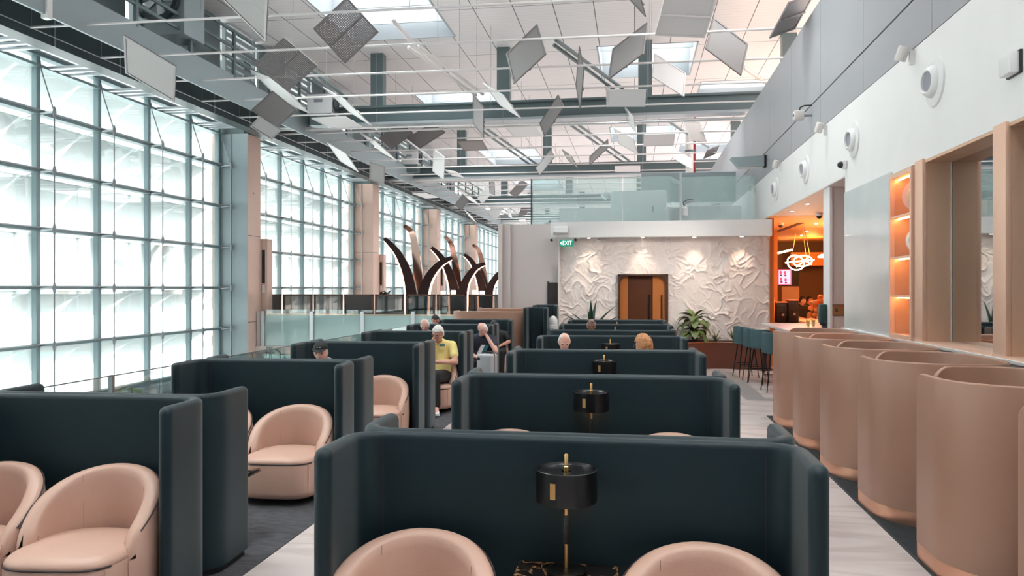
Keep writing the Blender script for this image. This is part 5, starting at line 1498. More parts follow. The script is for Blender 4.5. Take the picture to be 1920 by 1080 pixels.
# ================================================================ right wall: alcoves, shelving, fixtures
def alcove(label, y0, y1, x0=3.0):
    t = thing('mirror_alcove', label, 'mirror alcove', (x0, y0, 1.225))
    L_ = y1 - y0; H_ = 1.915
    obj('mirror_sheet', box(B(), 0.26, 0.28, 0, L_, 0, H_), 'mirror', t, smooth=False)
    obj('side_panel', box(B(), 0.021, 0.26, L_ - 0.004, L_ + 0.010, 0, H_), 'gold_panel', t, smooth=False)
    obj('side_panel', box(B(), 0.021, 0.26, -0.010, 0.004, 0, H_), 'gold_panel', t, smooth=False)
    obj('lintel', box(B(), 0.0, 0.28, 0, L_, H_ - 0.03, H_ - 0.002), 'gold_panel', t, smooth=False)
    obj('sill', box(B(), -0.03, 0.28, 0, L_, -0.01, 0.02), 'gold_frame', t, smooth=False)
    obj('edge_strip', box(B(), 0.25, 0.258, L_ - 0.012, L_ - 0.004, 0.02, H_), 'white_plastic', t, smooth=False)
def pilaster(label, y0, y1, x0=3.0):
    t = thing('gold_pilaster', label, 'pilaster', (x0, y0, 1.225))
    obj('front_panel', box(B(), -0.025, 0.02, 0, y1 - y0, 0, 1.93, 0.003), 'gold_frame', t)
    obj('core', box(B(), 0.02, 0.30, 0.014, y1 - y0 - 0.014, 0, 1.93), 'gold_panel', t, smooth=False)
for y0, y1, lab in ((7.06, 8.67, 'mirror alcove nearest the lit shelves, reflecting the plaster wall'), (5.0, 6.83, 'gold lined mirror alcove cut by the right frame edge'), (2.9, 4.77, 'gold lined mirror alcove beside the viewer')):
    alcove(lab, y0, y1)
for y0, y1, lab in ((8.67, 8.90, 'flat gold pilaster between the lit shelves and the mirror'), (6.83, 7.06, 'flat gold pilaster nearer the viewer, right of the mirror'), (4.77, 5.0, 'flat gold pilaster beyond the right frame edge')):
    pilaster(lab, y0, y1)
struct('wall_right_rear', box(B(), 3.29, 3.4, -2, 9.7, 1.2, 3.14), 'white_paint', smooth=False)
struct('wall_right_near', box(B(), 3.0, 3.29, -2, 2.88, 1.2, 3.14), 'white_paint', smooth=False)
# lit shelving niche
t = thing('display_shelf', 'tall narrow gold display shelf with warm light strips in the white wall', 'display shelf', (3.0, 8.93, 1.225))
L_, H_ = 0.74, 1.89
bm = B(); box(bm, -0.05, 0.0, 0, 0.05, 0, H_); box(bm, -0.05, 0.0, L_ - 0.05, L_, 0, H_); box(bm, -0.05, 0.0, 0.05, L_ - 0.05, H_ - 0.05, H_); box(bm, -0.05, 0.0, 0.05, L_ - 0.05, 0, 0.05)
obj('front_frame', bm, 'gold_frame', t, smooth=False)
obj('back_panel', box(B(), 0.27, 0.285, 0, L_, 0, H_), 'gold_panel', t, smooth=False)
bm = B(); box(bm, 0.0, 0.27, 0.02, 0.035, 0, H_); box(bm, 0, 0.27, L_ - 0.035, L_ - 0.02, 0, H_); box(bm, 0, 0.27, 0.02, L_ - 0.02, H_ - 0.03, H_ - 0.015); box(bm, 0, 0.27, 0.02, L_ - 0.02, 0.03, 0.045)
obj('side_panel', bm, 'gold_panel', t, smooth=False)
shz = [1.716 - 1.225, 2.16 - 1.225, 2.627 - 1.225]
for z in shz: obj('shelf', box(B(), -0.04, 0.27, 0.035, L_ - 0.035, z - 0.022, z), 'gold_frame', t, smooth=False)
for z in shz + [H_ - 0.03]:
    s = obj('light_strip', box(B(), 0.03, 0.05, 0.06, L_ - 0.06, z - 0.036, z - 0.023), 'led_glow', t, smooth=False)
    light('POINT', 'strip_light', (0.10, L_ / 2, z - 0.07), 0.13, (1, 0.45, 0.15), 0.03, parent=t)
SX, SY = 3.14, 9.22
t = thing('display_plate', 'large pink rimmed plate standing on the top display shelf', 'plate', (SX, SY - 0.08, 2.63))
f = obj('plate_rim', lathe(B(), [(0.20, 0), (0.205, 0.015), (0.16, 0.02)], 32), 'plate_pink', t); f.rotation_euler = (PI/2 - 0.2, 0, R(-30)); f.location = (0, 0, 0.2)
f = obj('plate_centre', lathe(B(), [(0.155, 0.012), (0.155, 0.026), (0.01, 0.028)], 28), 'plate_cream', t); f.rotation_euler = (PI/2 - 0.2, 0, R(-30)); f.location = (0, 0, 0.2)
obj('plate_stand', box(B(), -0.06, 0.06, -0.03, 0.08, 0, 0.03), 'black_metal', t)
t = thing('display_plate', 'teal plate with a coral figure on the second display shelf', 'plate', (SX, SY - 0.05, 2.163))
f = obj('plate_rim', lathe(B(), [(0.155, 0), (0.16, 0.015), (0.13, 0.02)], 32), 'poster_white', t); f.rotation_euler = (PI/2 - 0.2, 0, R(-30)); f.location = (0, 0, 0.17)
f = obj('plate_centre', lathe(B(), [(0.125, 0.012), (0.125, 0.026), (0.01, 0.028)], 28), 'plate_teal', t); f.rotation_euler = (PI/2 - 0.2, 0, R(-30)); f.location = (0, 0, 0.17)
obj('figure', sphere(B(), (-0.02, -0.10, 0.16), (0.06, 0.03, 0.035), 12, 8), 'coral', t)
obj('plate_stand', box(B(), -0.1, 0.1, -0.12, 0.08, 0, 0.06, 0.01), 'dark_wood', t)
t = thing('picture_stand', 'white picture card with a silver cup motif on the third display shelf', 'picture', (SX, SY - 0.06, 1.718), R(-25))
obj('card', prism(B(), [(-0.02, 0), (0.0, 0), (0.07, 0.40), (0.055, 0.40)], 'x', -0.12, 0.14), 'poster_white', t, smooth=False)
obj('motif', sphere(B(), (0.02, 0.0, 0.13), (0.055, 0.02, 0.05), 12, 8), 'silver', t)
obj('motif', tube(B(), [(0.02 + 0.05 * math.cos(a), -0.005 + 0.028, 0.20 + 0.05 * math.sin(a)) for a in [PI * i / 8 for i in range(9)]], 0.008, 6), 'silver', t)
t = thing('display_box', 'white box holding a pale figurine on the bottom display shelf', 'box', (SX, SY - 0.06, 1.272), R(-25))
obj('box_body', box(B(), -0.11, 0.13, -0.06, 0.07, 0, 0.15, 0.004), 'poster_white', t)
obj('figurine', lathe(B(), [(0.02, 0.15), (0.035, 0.20), (0.02, 0.27), (0.03, 0.31), (0.012, 0.35)], 14, (0.03, 0, 0)), 'white_cloth', t)
obj('backing', box(B(), -0.05, 0.10, 0.03, 0.045, 0.15, 0.33), 'dark_wood', t, smooth=False)
# round air nozzles
for i, (u, v, lab) in enumerate(((1750, 153, 'largest and nearest'), (1598, 262, 'second from the right'), (1508, 318, 'third from the right'), (1452, 355, 'smallest and farthest'))):
    p = WX(u + 4, v, 3.0)
    t = thing('air_nozzle', 'round white air nozzle on the white wall, ' + lab, 'air nozzle', (3.0, p.y, p.z), 0, 'round air nozzles')
    f = obj('flange', lathe(B(), [(0.255, 0), (0.25, 0.02), (0.19, 0.035), (0.175, 0.03)], 36), 'white_plastic', t); f.rotation_euler = (0, -PI/2, 0)
    f = obj('ball', lathe(B(), [(0.165, 0.02), (0.16, 0.05), (0.14, 0.085), (0.115, 0.10), (0.105, 0.095), (0.095, 0.05)], 32, cap=False), 'white_plastic', t); f.rotation_euler = (0, -PI/2, 0.12)
    f = obj('bore', lathe(B(), [(0.105, 0.075), (0.02, 0.07)], 28), 'hole_grey', t); f.rotation_euler = (0, -PI/2, 0.12)
# spot projectors along the top of the white wall
for i, (u, v, lab) in enumerate(((1708, 104, 'nearest'), (1545, 242, 'second'), (1460, 310, 'third'), (1410, 353, 'farthest'))):
    p = WX(u + 6, v, 3.0)
    t = thing('wall_spotlight', 'white cylindrical spotlight on a bracket at the white wall top, ' + lab, 'spotlight', (3.0, p.y, p.z), 0, 'white wall spotlights')
    obj('bracket', box(B(), -0.05, 0.0, -0.02, 0.02, -0.10, 0.06), 'white_plastic', t, smooth=False)
    tgt = [Vector((-1.2, p.y + 1.0, 0.8)), Vector((0.2, 18.3, 1.4)), Vector((-0.4, 18.3, 1.3)), Vector((1.2, 18.3, 1.5))][i]
    lp = Vector((2.6, p.y, p.z - 0.05))
    lo = None if not PROJ_E[i] else light('SPOT', 'projector', lp, PROJ_E[i], (1, 0.90, 0.82), 0.25, spot=(95, 44, 60, 60)[i], blend=0.9)
    if lo: lo.rotation_euler = (tgt - lp).to_track_quat('-Z', 'Y').to_euler()
    f = obj('lamp_body', lathe(B(), [(0.055, -0.085), (0.06, -0.075), (0.06, 0.065), (0.052, 0.075)], 20), 'off_white', t); f.location = (-0.12, 0, 0.03); f.rotation_euler = (0.35, 0.25, 0)
# wedge uplights, cameras, boxes
for u, v, lab in ((1436, 303, 'nearer, above the air nozzles'), (1334, 397, 'farther, next to the wall camera')):
    p = WX(u, v, 3.0)
    t = thing('wedge_uplight', 'dark grey wedge shaped uplight on the grey wall, ' + lab, 'wall light', (3.0, p.y, p.z), 0, 'wedge uplights')
    obj('mount', box(B(), -0.06, 0, -0.09, 0.09, -0.14, 0.14), 'black_plastic', t, smooth=False)
    obj('housing', prism(B(), [(-0.06, -0.12), (-0.06, 0.12), (-0.80, 0.09), (-0.62, -0.13)], 'y', -0.16, 0.16), 'catwalk_grey', t, smooth=False)
    obj('diffuser', box(B(), -0.62, -0.08, -0.15, 0.15, -0.142, -0.128), 'off_white', t, smooth=False)
for u, v, lab in ((1514, 216, 'white security camera with a black cable on the grey wall'), (1342, 383, 'small white security camera far along the grey wall')):
    p = WX(u + 8, v, 3.0)
    t = thing('security_camera', lab, 'camera', (3.0, p.y, p.z))
    obj('camera_body', box(B(), -0.30, -0.13, -0.07, 0.07, -0.08, 0.08, 0.02), 'off_white', t)
    obj('arm', tube(B(), [(-0.14, 0, 0), (0, 0, 0)], 0.025, 8), 'hole_grey', t)
    obj('lens', sphere(B(), (-0.30, -0.03, 0.0), (0.015, 0.02, 0.025), 10, 8), 'eye_dark', t)
    obj('cable', tube(B(), [(-0.2, 0, 0.08), (-0.19, 0, 0.14), (-0.12, 0, 0.17), (0, 0, 0.17)], 0.012, 6), 'black_plastic', t)
p = WX(1587, 309, 3.0)
t = thing('dome_camera', 'small black domed camera on a white base above the bar opening', 'camera', (3.0, p.y, p.z))
obj('mount', box(B(), -0.06, 0, -0.05, 0.05, -0.06, 0.06, 0.015), 'white_plastic', t); obj('dome', sphere(B(), (-0.075, 0, 0), 0.05, 14, 10), 'black_plastic', t)
p = WX(1905, 121, 3.0)
t = thing('wall_sensor', 'square white wall sensor box at the top right', 'sensor', (3.0, p.y, p.z))
obj('housing', box(B(), -0.09, 0.0, -0.10, 0.10, -0.085, 0.085, 0.015), 'white_plastic', t); obj('side_gasket', box(B(), -0.022, -0.002, -0.112, 0.112, -0.092, 0.092), 'black_plastic', t)
p = WX(1372, 408, 3.0)
t = thing('emergency_light', 'small white fitting on the bulkhead end of the white wall', 'wall fitting', (3.0, p.y, p.z))
obj('housing', box(B(), -0.10, 0, -0.35, 0.35, -0.05, 0.06, 0.02), 'white_plastic', t); obj('lens', box(B(), -0.11, -0.1, -0.3, 0.3, -0.04, 0.03), 'off_white', t)
# bulkhead fixtures
for i, (u, v) in enumerate(((1104, 447), (1205, 444), (1302, 442), (1391, 441))):
    p = WY(u, v, 18.0)
    t = thing('downlight', 'glowing recessed downlight over the plaster wall, %s from the left' % ORD[i], 'downlight', (p.x, 18.02, 2.97), 0, 'bulkhead downlights')
    obj('bezel', lathe(B(), [(0.055, -0.012), (0.055, 0.0), (0.04, 0.0)], 20), 'white_plastic', t)
    obj('lens', lathe(B(), [(0.036, -0.016), (0.036, -0.010)], 20), 'spot_glow', t)
for u, lab in ((1036, 'dark bullet camera under the bulkhead, left of the exit sign'), (1081, 'dark bullet camera under the bulkhead, right of the exit sign')):
    p = WY(u, 452, 17.98)
    t = thing('bullet_camera', lab, 'camera', (p.x, 17.98, 2.97))
    obj('mount', box(B(), -0.08, 0.08, -0.03, 0.03, -0.03, 0.0), 'white_plastic', t); f = obj('camera_body', lathe(B(), [(0.03, -0.06), (0.03, 0.06)], 14), 'black_plastic', t); f.rotation_euler = (PI/2, 0, 0); f.location = (-0.02, -0.02, -0.055)
p = WY(1052, 431, 17.9)
t = thing('wall_fitting', 'white rounded wall fitting on the bulkhead above the exit sign', 'wall fitting', (p.x, 17.9, p.z))
obj('housing', prism(B(), [(0, -0.09), (0, 0.08), (-0.08, 0.05), (-0.11, -0.06), (-0.09, -0.09)], 'x', -0.17, 0.17), 'white_plastic', t, smooth=False)
bmx = [c for c in t.children][0]; bmx.rotation_euler = (0, 0, 0)
obj('base_plate', box(B(), -0.19, 0.19, -0.012, 0, -0.11, -0.09), 'off_white', t, smooth=False)
p = WY(1030, 413, 18.1)
t = thing('ceiling_sensor', 'tiny grey sensor standing on the bulkhead top', 'sensor', (p.x + 0.05, 18.1, 3.33))
obj('base', box(B(), -0.09, 0.09, -0.03, 0.03, 0, 0.02), 'hole_grey', t); obj('head', sphere(B(), (-0.03, 0, 0.045), 0.035, 10, 8), 'catwalk_grey', t)
# exit sign
a, b = WY(1049, 462.5, 17.96), WY(1074, 449.5, 17.96)
t = thing('exit_sign', 'green EXIT sign with a left pointing arrow at the plaster wall corner', 'exit sign', ((a.x + b.x) / 2, 17.96, (a.z + b.z) / 2))
w2, h2 = (b.x - a.x) / 2, (b.z - a.z) / 2
obj('sign_plate', box(B(), -w2, w2, -0.02, 0.02, -h2, h2, 0.004), 'exit_green', t)
f = obj('lettering', text_bm('EXIT', h2 * 1.75), 'exit_white', t, smooth=False); f.rotation_euler = (PI/2, 0, 0); f.location = (w2 * 0.16, -0.023, 0.0); f.scale = (0.80, 1, 1)
obj('arrow', prism(B(), [(-w2 * 0.88, 0), (-w2 * 0.70, h2 * 0.5), (-w2 * 0.70, -h2 * 0.5)], 'y', -0.024, -0.02), 'exit_white', t, smooth=False)
obj('hanger', box(B(), -w2, w2, -0.01, 0.01, h2, 2.97 - (a.z + b.z) / 2), 'off_white', t, smooth=False)
# mezzanine fittings
a, b = WY(1145, 405, 20.6), WY(1250, 356, 20.6)
t = thing('air_handling_unit', 'large white air handling unit behind the mezzanine glass', 'air handling unit', (a.x, 20.6, 3.33))
obj('casing', box(B(), 0, b.x - a.x, 0, 1.6, 0.0, b.z - 3.33, 0.05), 'white_plastic', t)
obj('spout', tube(B(), [(0.0, 0.3, b.z - 3.33 - 0.08), (-0.12, 0.28, b.z - 3.33 - 0.05), (-0.2, 0.25, b.z - 3.33 - 0.14)], [0.07, 0.08, 0.10], 12), 'white_plastic', t)
obj('latch', box(B(), (b.x - a.x) * 0.74, (b.x - a.x) * 0.77, -0.03, 0, 0.45, 0.62), 'hole_grey', t)
p = WY(1283, 395, 19.4)
t = thing('pan_tilt_camera', 'white pan tilt camera with a black cable beside the mezzanine post', 'camera', (p.x, 19.4, p.z))
obj('camera_body', lathe(B(), [(0.04, -0.15), (0.09, -0.12), (0.10, 0.06), (0.05, 0.10)], 16), 'white_plastic', t)
obj('arm', tube(B(), [(0, 0, 0.08), (0.02, 0, 0.18), (0.2, 0.05, 0.22)], 0.02, 8), 'hole_grey', t)
obj('cable', tube(B(), [(0, 0, 0.1), (-0.03, 0, 0.2), (0.08, 0.02, 0.27), (0.22, 0.05, 0.26)], 0.012, 6), 'black_plastic', t)
# pier fittings
a, b = WY(1563, 592, 12.9), WY(1586, 571, 12.9)
t = thing('wall_plaque', 'small framed gold plaque on the pink pier beside the bar', 'plaque', ((a.x + b.x) / 2, 12.9, (a.z + b.z) / 2))
w2, h2 = (b.x - a.x) / 2 + 0.03, (b.z - a.z) / 2
obj('plaque_face', box(B(), -w2, w2, -0.012, 0, -h2, h2), 'plaque_gold', t, smooth=False)
bm = B(); q = 0.008
box(bm, -w2, w2, -0.018, 0, h2 - q, h2); box(bm, -w2, w2, -0.018, 0, -h2, -h2 + q); box(bm, -w2, -w2 + q, -0.018, 0, -h2, h2); box(bm, w2 - q, w2, -0.018, 0, -h2, h2)
obj('frame', bm, 'door_frame', t, smooth=False)
obj('engraved_icon', prism(B(), [(-w2*0.65, -h2*0.25), (-w2*0.2, -h2*0.25), (-w2*0.3, h2*0.2), (-w2*0.43, h2*0.45), (-w2*0.55, h2*0.2)], 'y', -0.015, -0.012), 'bar_dark', t, smooth=False)
p = WX(1551, 590, 3.05)
t = thing('sanitiser_dispenser', 'dark green hand sanitiser dispenser on the lit side of the pier', 'dispenser', (3.05, 13.08, p.z))
obj('housing', box(B(), -0.12, 0.0, -0.07, 0.07, -0.14, 0.17, 0.025, 3), 'dispenser_green', t)
obj('drip_tray', box(B(), -0.07, 0.0, -0.05, 0.05, -0.33, -0.14, 0.01), 'black_plastic', t)
obj('nozzle', box(B(), -0.10, -0.06, -0.02, 0.02, -0.17, -0.14), 'black_plastic', t)
# bar interior
p = WX(1510, 560, 4.0)
t = thing('drawer_cabinet', 'pale bar cabinet with four dark handled drawers behind the counter', 'cabinet', (4.0, 17.4, 0))
obj('cabinet_body', box(B(), 0, 0.6, 0, 4.0, 0, 1.0), 'bar_cabinet', t, smooth=False)
for i in range(4):
    d = obj('drawer', box(B(), -0.02, 0, 0.02 + i, 0.98 + i, 0.62, 0.98), 'bar_cabinet', t, smooth=False)
    obj('handle', box(B(), -0.05, -0.02, 0.44 + i, 0.56 + i, 0.74, 0.92), 'dispenser_green', d, smooth=False)
a, b = WY(1456, 536, 25.5), WY(1498, 503, 25.5)
t = thing('television', 'wall television showing a pink picture of red haired figures', 'television', (a.x, 25.5, a.z))
w_, h_ = b.x - a.x, b.z - a.z
obj('casing', box(B(), 0, w_, 0, 0.08, 0, h_), 'black_plastic', t, smooth=False)
s = obj('screen_panel', box(B(), w_*0.06, w_*0.68, -0.01, 0, h_*0.06, h_*0.94), 'screen_red', t, smooth=False)
obj('picture', box(B(), w_*0.10, w_*0.62, -0.014, -0.01, h_*0.10, h_*0.90), 'screen_pink', t, smooth=False)
for fx, fz, m in ((0.18, 0.70, 'screen_red'), (0.37, 0.68, 'screen_red'), (0.20, 0.32, 'screen_red'), (0.40, 0.28, 'screen_red')):
    pf = obj('picture_figure', sphere(B(), (w_*fx, -0.016, h_*(fz + 0.06)), (w_*0.055, 0.004, h_*0.11), 10, 8), m, t)
    obj('figure_shoulders', sphere(B(), (w_*fx + 0.01, -0.018, h_*(fz - 0.10)), (w_*0.06, 0.004, h_*0.05), 10, 8), 'screen_dark', pf)
obj('stand_panel', box(B(), w_*0.25, w_*1.02, 0.02, 0.06, -a.z + 0.0, -0.02), 'bar_cabinet', t, smooth=False)
# looping neon chandelier
c = WY(1500, 491, 19.5)
t = thing('neon_chandelier', 'tangled glowing neon loop chandelier hanging in the bar', 'chandelier', c)
def ring3(rx, ry, tilt, az, off, n=40, a0=0, a1=360):
    Mx = Matrix.Translation(off) @ Matrix.Rotation(R(az), 4, 'Z') @ Matrix.Rotation(R(tilt), 4, 'X')
    return [Mx @ Vector((rx * math.cos(R(a0 + (a1 - a0) * i / n)), ry * math.sin(R(a0 + (a1 - a0) * i / n)), 0)) for i in range(n + (0 if a1 - a0 == 360 else 1))]
obj('neon_loop', tube(B(), ring3(0.20, 0.19, 70, 10, Vector((-0.10, 0, -0.02))), 0.014, 8, closed=True), 'neon_glow', t)
obj('neon_loop', tube(B(), ring3(0.22, 0.16, 55, -25, Vector((0.06, 0, 0.02))), 0.014, 8, closed=True), 'neon_glow', t)
obj('neon_bar', tube(B(), [(-0.34, 0, -0.02), (0.0, 0.05, 0.02), (0.33, 0, 0.05)], 0.014, 8), 'neon_glow', t)
obj('neon_bar', tube(B(), [(-0.08, 0, -0.12), (0.10, 0.05, 0.02), (0.22, 0, 0.13)], 0.014, 8), 'neon_glow', t)
obj('neon_bar', tube(B(), [(0.05, 0, 0.06), (0.18, 0.02, 0.0), (0.27, 0, -0.06)], 0.014, 8), 'neon_glow', t)
for x in (-0.2, 0.15, 0.25): obj('hanging_wire', tube(B(), [(x, 0, 0.02), (x * 0.3, 0, 3.4 - c.z)], 0.004, 5), 'brass', t)
light('POINT', 'neon_light', c + Vector((0, 0, -0.3)), 25, (1, 0.6, 0.35), 0.3)
c = WY(1546, 481, 21.0)
t = thing('pendant_lamp', 'glowing disc pendant lamp half hidden by the pier', 'lamp', c)
obj('lamp_shade', lathe(B(), [(0.16, -0.03), (0.17, 0.0), (0.10, 0.05), (0.01, 0.07)], 24), 'neon_glow', t); obj('cord', tube(B(), [(0, 0, 0.07), (0, 0, 3.4 - c.z)], 0.006, 6), 'black_metal', t)
a, b = WY(1457, 475, 26.5), WY(1486, 468, 26.5)
t = thing('light_tube', 'slanting lit tube at the back of the bar', 'light', a)
obj('glow_tube', tube(B(), [(0, 0, 0), (b.x - a.x, 0, b.z - a.z)], 0.03, 8), 'lamp_glow', t); obj('end_cap', sphere(B(), (0, 0, 0), 0.035, 8, 6), 'brass', t)
# machines on the service counter
t = thing('service_counter', 'dark service counter of the bar carrying the coffee machines', 'counter', (3.55, 19.2, 0))
q0, q1 = WY(1441, 600, 20.0).x, WY(1500, 600, 20.0).x
t.location = (q0, 19.7, 0)
obj('counter_body', box(B(), 0, q1 - q0 - 0.1, 0, 0.7, 0, 0.9), 'bar_dark', t, smooth=False); obj('counter_top', box(B(), -0.02, q1 - q0 - 0.08, -0.03, 0.72, 0.9, 0.94), 'bronze_planter', t, smooth=False)
def machine(label, u0, u1, v0, Y, m, ztop):
    x0, x1 = WY(u0, 580, Y).x, WY(u1, 580, Y).x
    t = thing('coffee_machine', label, 'coffee machine', (x0, Y, 0.942))
    h = ztop - 0.942
    obj('housing', box(B(), 0, x1 - x0, 0, 0.4, 0, h, 0.02), m, t)
    obj('top_tray', box(B(), 0.0, x1 - x0, -0.02, 0.42, h, h + 0.03), 'copper', t, smooth=False)
    obj('front_panel', box(B(), 0.03, x1 - x0 - 0.03, -0.012, 0, h * 0.55, h * 0.85), 'black_plastic', t, smooth=False)
    obj('spout', box(B(), (x1 - x0) * 0.4, (x1 - x0) * 0.6, -0.08, 0, h * 0.35, h * 0.45), 'silver', t)
machine('black coffee machine under the television', 1456, 1478, 570, 20.0, 'black_plastic', WY(1470, 568, 20.0).z)
machine('black square coffee machine nearer the cabinet', 1479, 1498, 570, 19.9, 'black_plastic', WY(1485, 564, 19.9).z)
machine('small coffee machine with orange glow at the left of the bar', 1443, 1453, 575, 19.95, 'bar_orange', WY(1450, 560, 19.9).z)
c = WY(1535, 560, 18.6)
t = thing('flower_arrangement', 'large orange flower arrangement on the bar cabinet', 'flowers', (4.3, 18.6, 1.0))
rr = random.Random(5)
obj('vase', lathe(B(), [(0.06, 0), (0.09, 0.1), (0.06, 0.2)], 16), 'brass', t)
bm = B()
for i in range(40):
    a = rr.uniform(0, 2 * PI); r_ = rr.uniform(0.02, 0.30); h = rr.uniform(0.25, 0.62)
    sphere(bm, (r_ * math.cos(a) - 0.1, r_ * math.sin(a), h - r_ * 0.4), rr.uniform(0.035, 0.075), 8, 6)
f = obj('blossoms', bm, 'orange_flower', t); bm = B()
for i in range(10):
    a = rr.uniform(0, 2 * PI); tube(bm, [(0, 0, 0.18), (0.2 * math.cos(a), 0.2 * math.sin(a), 0.45)], 0.008, 5)
obj('stem', bm, 'stem', t)
for i, (u, v, Y) in enumerate(((1485, 396, 14.3), (1514, 382, 13.5), (1530, 419, 19.0), (1503, 441, 22.5), (1513, 433, 22.0))):
    p = WZ(u, v, 3.40)
    t = thing('soffit_downlight', 'small recessed ceiling downlight in the bar soffit, %s' % ('nearest the pier', 'right above the pier', 'beside the slot vent', 'deep inside at left', 'deep inside at right')[i], 'downlight', (p.x, p.y, 3.405), 0, 'bar ceiling downlights')
    obj('bezel', lathe(B(), [(0.05, -0.012), (0.05, 0.0)], 16), 'white_plastic', t); obj('lens', lathe(B(), [(0.035, -0.016), (0.035, -0.01)], 16), 'spot_glow', t)
for u, v, lab in ((1464, 420, 'black dome camera on the bar ceiling, left one'), (1536, 402, 'black dome camera with a white base by the pier')):
    p = WZ(u, v - 2, 3.40)
    t = thing('dome_camera', lab, 'camera', (p.x, p.y, 3.4))
    obj('mount', lathe(B(), [(0.07, -0.06), (0.08, 0)], 18), 'white_plastic', t); obj('dome', sphere(B(), (0, 0, -0.06), 0.06, 16, 10), 'black_plastic', t)
a, b = WZ(1447, 438, 3.395), WZ(1502, 418, 3.395)
t = thing('slot_vent', 'long dark slot vent in the bar ceiling', 'vent', a)
d = b - a
n = Vector((-d.y, d.x, 0)).normalized() * 0.06
obj('slot', loft(B(), [[Vector((0, 0, 0)) + n, Vector((0, 0, 0)) - n, -n - Vector((0, 0, 0.01)), n - Vector((0, 0, 0.01))], [d + n, d - n, d - n - Vector((0, 0, 0.01)), d + n - Vector((0, 0, 0.01))]]), 'bar_dark', t, smooth=False)
obj('frame_strip', tube(B(), [n * 1.1 - Vector((0, 0, 0.006)), d + n * 1.1 - Vector((0, 0, 0.006))], 0.008, 4), 'bronze_planter', t)
# terminals on the clad columns
for i, (ya, lab) in enumerate(((22.86, 'tall beige wall terminal with a dark slot on the first clad column'), (34.3, 'tall beige wall terminal with a dark slot on the second clad column'), (45.7, 'tall beige wall terminal with a dark slot on the third clad column'))):
    t = thing('wall_terminal', lab, 'wall terminal', (-11.75, ya, 0))
    t.location = (-11.85, ya, 0)
    obj('housing', box(B(), 0, 0.42, 0, 0.35, 0.9, 3.35, 0.02), 'column_clad', t)
    obj('display_slot', box(B(), 0.24, 0.34, -0.012, 0, 1.95, 3.0), 'black_plastic', t, smooth=False)
    obj('keypad', box(B(), 0.25, 0.33, -0.015, 0, 1.65, 1.9), 'white_plastic', t, smooth=False)
    obj('pedestal', box(B(), 0.08, 0.34, 0.05, 0.3, 0, 0.9), 'column_clad', t, smooth=False)
# tables with white lamps and a plant behind the tinted screens
for i, (u, Y, lab) in enumerate(((700, 25.0, 'left of the horns'), (832, 25.2, 'between the first and second horns'), (893, 26.0, 'right of the second horns'))):
    p = WY(u, 560, Y)
    t = thing('communal_table', 'long dark communal table behind the tinted screens, ' + lab, 'table', (p.x, Y, 0), 0, 'communal tables')
    obj('table_top', box(B(), -0.5, 0.5, -0.4, 0.4, 0.86, 0.9), 'copper', t, smooth=False)
    for a in (-0.42, 0.42):
        for b in (-0.32, 0.32): obj('leg', box(B(), a - 0.03, a + 0.03, b - 0.03, b + 0.03, 0, 0.86), 'dark_wood', t, smooth=False)
for u, Y, z, lab in ((731, 24.4, 1.34, 'white box lamp below the bowl plant'), (767, 24.5, 1.34, 'white box lamp at the foot of the tallest horns'), (831, 24.6, 1.60, 'white box lamp left of the middle horns'), (850, 24.6, 1.62, 'white box lamp at the foot of the middle horns'), (890, 24.8, 1.62, 'white box lamp left of the farthest horns'), (904, 24.8, 1.60, 'white box lamp at the foot of the farthest horns')):
    p = WY(u, 560, Y)
    t = thing('box_lamp', lab, 'lamp', (p.x, Y, 0), 0, 'white box lamps')
    obj('lamp_shade', box(B(), -0.075, 0.075, -0.075, 0.075, z - 0.03, z + 0.11, 0.02), 'box_glow', t); obj('stand', tube(B(), [(0, 0, 0), (0, 0, z)], 0.02, 8), 'black_metal', t); obj('base', lathe(B(), [(0.12, 0), (0.12, 0.02)], 16), 'black_metal', t)
p = WY(739, 545, 24.6)
t = thing('bowl_plant', 'bushy green plant in a white bowl before the tallest horns', 'plant', (p.x - 0.15, 24.2, 0))
obj('pot', lathe(B(), [(0.2, 0), (0.26, 1.0), (0.30, 1.52), (0.26, 1.5)], 20), 'off_white', t)
bm = B(); rr = random.Random(9)
for i in range(30): broad_leaf(bm, (rr.uniform(-.15, .15), rr.uniform(-.15, .15), 1.5 + rr.uniform(0, .12)), (rr.uniform(-1, 1), rr.uniform(-1, 1), rr.uniform(0.1, 0.9)), 0.28, 0.05, 0.8)
obj('foliage', bm, 'leaf_dark', t, angle=30)
# ================================================================ light
w = bpy.data.worlds.new('sky'); bpy.context.scene.world = w; w.use_nodes = True
nt = w.node_tree; L = nt.links
bg = nt.nodes['Background']
tc = nt.nodes.new('ShaderNodeTexCoord')
sx = nt.nodes.new('ShaderNodeSeparateXYZ'); L.new(tc.outputs['Generated'], sx.inputs[0])
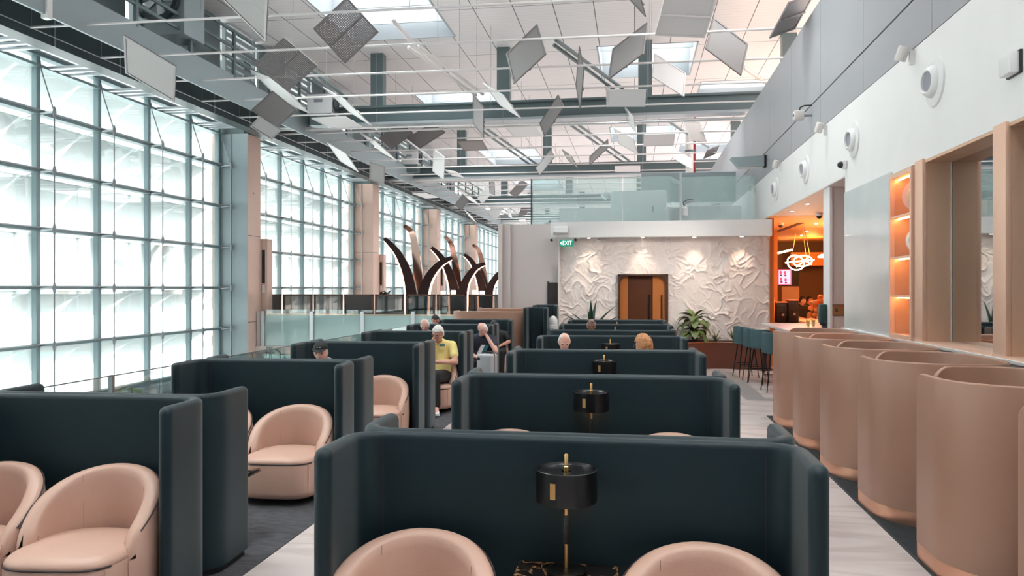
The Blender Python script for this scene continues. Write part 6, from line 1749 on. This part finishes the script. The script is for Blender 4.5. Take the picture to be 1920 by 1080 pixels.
# sky kept dim where windows show it, brightened above to light the hall
def mr(src, a, b, c, d):
    n = nt.nodes.new('ShaderNodeMapRange'); n.inputs[1].default_value = a; n.inputs[2].default_value = b
    n.inputs[3].default_value = c; n.inputs[4].default_value = d; L.new(src, n.inputs[0]); return n.outputs[0]
def mth(op, a, b):
    n = nt.nodes.new('ShaderNodeMath'); n.operation = op
    for i, x in enumerate((a, b)):
        if isinstance(x, (int, float)): n.inputs[i].default_value = x
        else: L.new(x, n.inputs[i])
    return n.outputs[0]
up = mr(sx.outputs['Z'], 0.36, 0.8, 0.0, SKY_UP)
back = mr(sx.outputs['Y'], 0.0, -0.9, 0.0, SKY_BACK)
tot = mth('ADD', mth('ADD', up, back), SKY_BASE)
cr = nt.nodes.new('ShaderNodeMix'); cr.data_type = 'RGBA'
cr.inputs[6].default_value = (1.0, 0.985, 0.97, 1); cr.inputs[7].default_value = (1.0, 0.96, 0.93, 1)
L.new(mr(sx.outputs['Y'], 0.1, -0.7, 0, 1), cr.inputs[0])
L.new(cr.outputs[2], bg.inputs['Color']); L.new(tot, bg.inputs['Strength'])
# spots washing the plaster wall
for i, u in enumerate((1104, 1205, 1302, 1391)):
    p = WY(u, 446, 18.0)
    light('SPOT', 'wall_washer', (p.x, 18.02, 2.95), 14, (1, 0.78, 0.58), 0.02, rot=(math.radians(12), 0, 0), spot=75, blend=0.9)
# warm light of the bar
for x, y in ((5, 20), (7.5, 23), (5.5, 25.5), (8.5, 19)):
    light('POINT', 'bar_light', (x, y, 2.9), BAR_E, (1, 0.42, 0.10), 0.15)
for x, y in ((4.6, 14.2), (4.4, 16.3)):
    light('SPOT', 'bar_downlight', (x, y, 3.38), 20, (1, 0.78, 0.6), 0.04, spot=110, blend=0.6)
scn = bpy.context.scene
scn.view_settings.view_transform = 'Standard'; scn.view_settings.look = 'None'
scn.view_settings.exposure = EXPO; scn.view_settings.gamma = 1.0
scn.view_settings.use_curve_mapping = False
scn.cycles.transparent_max_bounces = 24
scn.cycles.max_bounces = 8; scn.cycles.diffuse_bounces = 4; scn.cycles.glossy_bounces = 4
scn.cycles.use_denoising = True
scn.cycles.sample_clamp_indirect = 6
scn.cycles.caustics_reflective = False; scn.cycles.caustics_refractive = False
